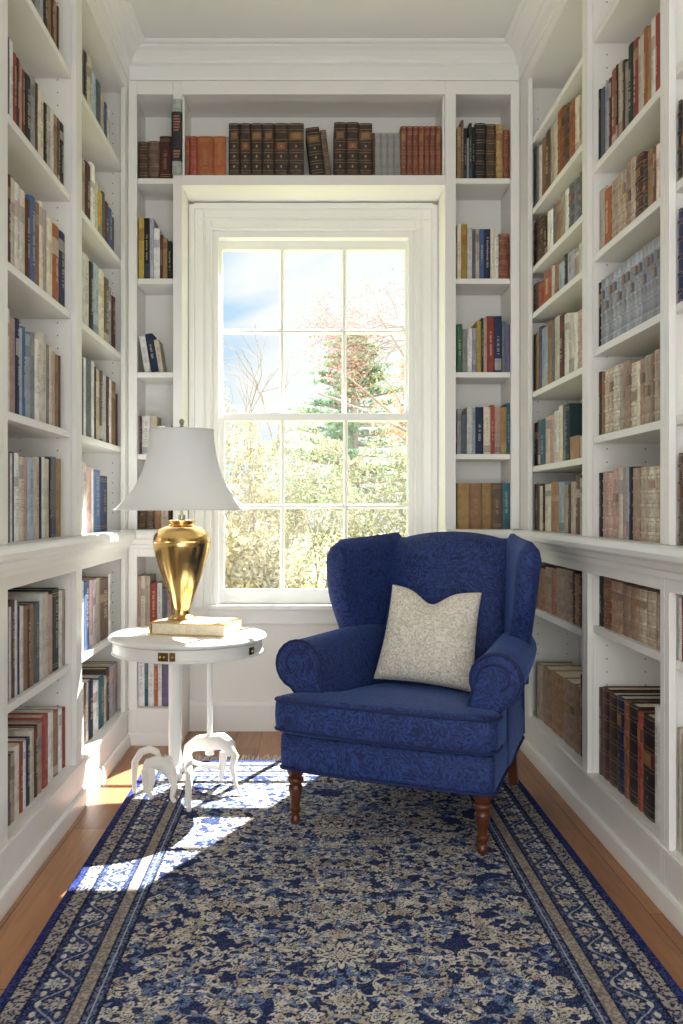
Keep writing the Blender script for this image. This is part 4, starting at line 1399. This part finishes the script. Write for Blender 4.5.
GY = -.70
ML = {'yellow': leaf_mat('autumn_yellow_leaves', srgb(124, 118, 94), srgb(160, 147, 118)), 'olive': leaf_mat('olive_leaves', srgb(112, 114, 90), srgb(148, 142, 112)),
      'pine': leaf_mat('pine_needles', srgb(84, 112, 88), srgb(124, 146, 112), .3), 'pink': leaf_mat('russet_leaves', srgb(140, 92, 84), srgb(164, 120, 106)), 'salmon': leaf_mat('salmon_leaves', srgb(148, 98, 74), srgb(166, 126, 96))}
# hedge-like shrubs, each its own plant
SH = [(-2.75, 9.4, 2.0, .68, 'yellow', 'yellow-leaved shrub outside, leftmost of the row beyond the window'), (-1.02, 9.4, 2.2, .70, 'yellow', 'tall yellow-leaved shrub outside behind the lamp shade'), (-.05, 11.8, 2.15, .86, 'olive', 'olive-leaved shrub outside, seen in the middle lower panes'),
      (.86, 9.3, 1.75, .70, 'olive', 'olive-leaved shrub outside, behind the armchair top'), (2.65, 9.3, 2.1, .70, 'yellow', 'yellow-leaved shrub outside, rightmost of the row beyond the window'), (-.46, 7.0, .9, .42, 'yellow', 'low yellow shrub outside nearest the lower-left panes'), (.74, 7.0, .85, .42, 'olive', 'low olive shrub outside nearest the lower middle panes')]
for i, (x, y, top, rad, c, lab_) in enumerate(SH):
    rnd = random.Random(40 + i)
    hgt = top - GY
    r = empty('shrub', (x, y, GY)); tag(r, lab_, 'shrub', 'shrubs outside the window')
    b = MB(); tips = []
    for k in range(7):
        a = rnd.uniform(0, 6.28)
        branches(b, Vector((.1 * math.cos(a), .1 * math.sin(a), 0)), Vector((.35 * math.cos(a), .35 * math.sin(a), 1)).normalized(), hgt * .30, .016, 2, rnd, tips, .30)
    b.build('stem', M['bark'], r)
    f = MB()
    def fn():
        while True:
            u = Vector((rnd.uniform(-1, 1), rnd.uniform(-1, 1), rnd.uniform(-1, 1)))
            if u.length < 1 and u.length > rnd.uniform(0, .9):
                break
        ripple = 1 + .18 * math.sin(u.x * 7 + i) * math.cos(u.z * 6)
        return (u.x * rad * ripple, u.y * rad * .8, hgt * .5 + u.z * hgt * .5 * ripple)
    leaves(f, 10500, fn, .027, rnd)
    f.build('foliage', ML[c], r)

# pine
rnd = random.Random(11)
r = empty('pine_tree', (.95, 20.0, GY)); tag(r, 'green pine tree outside, in the middle of the window view', 'tree')
b = MB(); b.tube([(0, 0, 0), (.05, 0, 2.5), (0, 0, 5.5)], [.16, .11, .02], 8); f = MB()
z = 1.6
while z < 5.4:
    t = (z - 1.6) / 3.8
    ln = (2.2 - 1.8 * t) * rnd.uniform(.75, 1.1)
    for k in range(5):
        a = rnd.uniform(0, 6.28)
        tip = Vector((ln * math.cos(a), ln * math.sin(a), z + ln * rnd.uniform(.0, .16)))
        p = Vector((0, 0, z))
        b.tube([p, p.lerp(tip, .5) + Vector((0, 0, -.05)), tip], [.035 * (1 - t * .7), .02, .006], 5)
        for q in range(9):
            c0 = p.lerp(tip, .25 + .75 * q / 8)
            for _ in range(11):
                s = .10 * (1.2 - .4 * q / 8)
                leaves(f, 1, lambda: (c0.x + rnd.gauss(0, s), c0.y + rnd.gauss(0, s), c0.z + abs(rnd.gauss(0, s * .5))), .065, rnd, 1.2)
    z += .21
b.build('trunk', M['bark'], r); f.build('foliage', ML['pine'], r)


def sparse_tree(name, label, loc, d0, l, r0, depth, seed, leafm, nleaf, spread, lsize, extra=()):
    rnd = random.Random(seed)
    r = empty(name, loc); tag(r, label, 'tree')
    b = MB(); tips = []
    branches(b, Vector((0, 0, 0)), Vector(d0).normalized(), l, r0, depth, rnd, tips, spread)
    for p, d, ll, rr, dp in extra:
        branches(b, Vector(p), Vector(d).normalized(), ll, rr, dp, rnd, tips, spread)
    b.build('trunk', M['bark'], r)
    if leafm:
        small = [t for t in tips if t[1] < r0 * .35]
        f = MB()
        def fn():
            q = rnd.choice(small)[0]
            return (q.x + rnd.gauss(0, .09), q.y + rnd.gauss(0, .09), q.z + rnd.gauss(0, .09))
        leaves(f, nleaf, fn, lsize, rnd)
        f.build('foliage', ML[leafm], r)


# half-bare tree whose boughs reach in from the upper right
sparse_tree('maple_tree', 'half-bare tree outside with pinkish leaves, its boughs crossing the top right panes', (2.6, 10.8, GY), (-.05, 0, 1), 2.2, .04, 2, 5, 'pink', 1500, .42, .020,
            [((-.05, 0, 2.2), (-.45, 0, 1), 1.5, .011, 0)] + [((-.62 - .02 * k, .04 * k, 3.35 + .22 * k), (-1, .1, .34 - .17 * k), .66, .012, 5) for k in range(4)])
sparse_tree('bare_tree', 'leafless thin tree outside behind the left middle panes', (-.95, 14.5, GY), (.02, 0, 1), 1.5, .03, 4, 23, None, 0, .38, .03)
sparse_tree('autumn_tree', 'salmon-leaved tree outside at the right, before the pine', (2.3, 15.5, GY), (-.05, 0, 1), 1.6, .06, 4, 31, 'salmon', 1500, .5, .045)
for i, (x, y, hh, lab_) in enumerate(((-3.6, 17, 2.6, 'leafy yellow tree far outside beyond the left panes'), (4.6, 19, 2.8, 'leafy yellow tree far outside beyond the right panes'), (-.6, 22, 1.7, 'low leafy tree far outside behind the bare one'))):
    sparse_tree('leafy_tree', lab_, (x, y, GY), (0, 0, 1), hh * .42, .1, 4, 60 + i, 'yellow', 4200, .6, .075)

# ================================================================ LIGHT, SKY, CAMERA
sun = bpy.data.lights.new('sun', 'SUN'); sun.energy = 19; sun.angle = R(.6); sun.color = (1, .98, .945)
so = bpy.data.objects.new('sun', sun); C.objects.link(so)
el = R(46.5)
d = Vector((-.43 * math.cos(el), -.903 * math.cos(el), -math.sin(el)))
so.rotation_euler = d.to_track_quat('-Z', 'Y').to_euler()
so.location = (4, 12, 14)
for nm, x0, x1, z0, z1, y, back_ in (('window_daylight', OX0, OX1, OZ0, OZ1, WY + .12, False), ('added_window_portal', QX0, QX1, QZ0, QZ1, YR - .12, True)):  # second portal belongs to the added rear window
    a = bpy.data.lights.new(nm, 'AREA'); a.shape = 'RECTANGLE'; a.size, a.size_y = x1 - x0, z1 - z0
    a.cycles.is_portal = True
    o = bpy.data.objects.new(nm, a); C.objects.link(o)
    o.location = ((x0 + x1) / 2, y, (z0 + z1) / 2)
    o.rotation_euler = (R(-90), 0, 0) if not back_ else (R(90), 0, 0)
W = bpy.data.worlds.new('sky'); bpy.context.scene.world = W; W.use_nodes = True
nt = W.node_tree; L = nt.links
bg = nt.nodes['Background']
tc = nt.nodes.new('ShaderNodeTexCoord')
sp = nt.nodes.new('ShaderNodeSeparateXYZ'); L.new(tc.outputs['Generated'], sp.inputs[0])
mp = nt.nodes.new('ShaderNodeMapping'); mp.inputs['Scale'].default_value = (1, 1, 2.6); L.new(tc.outputs['Generated'], mp.inputs[0])
nz = nt.nodes.new('ShaderNodeTexNoise'); nz.inputs['Scale'].default_value = 4.2; nz.inputs['Detail'].default_value = 6; nz.inputs['Distortion'].default_value = .5
L.new(mp.outputs[0], nz.inputs['Vector'])
# cloud cover grows towards the sun's side and the horizon
ad = nt.nodes.new('ShaderNodeMath'); ad.operation = 'MULTIPLY_ADD'; ad.inputs[1].default_value = 1.4
L.new(sp.outputs[0], ad.inputs[0]); L.new(nz.outputs[0], ad.inputs[2])
ad2 = nt.nodes.new('ShaderNodeMath'); ad2.operation = 'MULTIPLY_ADD'; ad2.inputs[1].default_value = -.45
L.new(sp.outputs[2], ad2.inputs[0]); L.new(ad.outputs[0], ad2.inputs[2])
rp = nt.nodes.new('ShaderNodeValToRGB'); e = rp.color_ramp.elements
e[0].position, e[1].position = .26, .43
e[0].color, e[1].color = (.56, .77, 1, 1), (1, 1, 1, 1)
L.new(ad2.outputs[0], rp.inputs[0])
# sky strength raised behind the camera, added as fill light for the room
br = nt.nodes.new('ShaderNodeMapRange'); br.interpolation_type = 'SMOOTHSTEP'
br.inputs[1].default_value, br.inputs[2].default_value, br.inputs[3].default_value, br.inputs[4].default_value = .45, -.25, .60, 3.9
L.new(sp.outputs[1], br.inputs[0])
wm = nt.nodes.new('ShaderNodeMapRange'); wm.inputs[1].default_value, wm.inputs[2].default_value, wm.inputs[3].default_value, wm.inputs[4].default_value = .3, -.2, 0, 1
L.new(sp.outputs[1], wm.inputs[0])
mw = nt.nodes.new('ShaderNodeMix'); mw.data_type = 'RGBA'; mw.inputs[7].default_value = (.98, .99, 1, 1)      # faint cool tint on the added rear brightness
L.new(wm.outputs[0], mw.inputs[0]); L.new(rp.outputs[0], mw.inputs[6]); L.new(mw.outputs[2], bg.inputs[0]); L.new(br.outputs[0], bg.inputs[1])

cam = bpy.data.cameras.new('camera')
cam.sensor_width = 36; cam.sensor_fit = 'AUTO'; cam.lens = F / 1024 * 36
cam.shift_x = (341.5 - U0) / 1024; cam.shift_y = -(512 - V0) / 1024
cam.clip_start = .05
co = bpy.data.objects.new('camera', cam); C.objects.link(co)
co.location = (0, 0, H); co.rotation_euler = (R(90), 0, 0)
S = bpy.context.scene
S.camera = co
S.view_settings.view_transform = 'Standard'; S.view_settings.look = 'None'
S.view_settings.exposure = .82; S.view_settings.gamma = 1; S.view_settings.use_curve_mapping = False
S.cycles.use_denoising = True
S.cycles.max_bounces = 10; S.cycles.diffuse_bounces = 6; S.cycles.transparent_max_bounces = 16
S.cycles.sample_clamp_indirect = 6
S.cycles.caustics_reflective = False; S.cycles.caustics_refractive = False
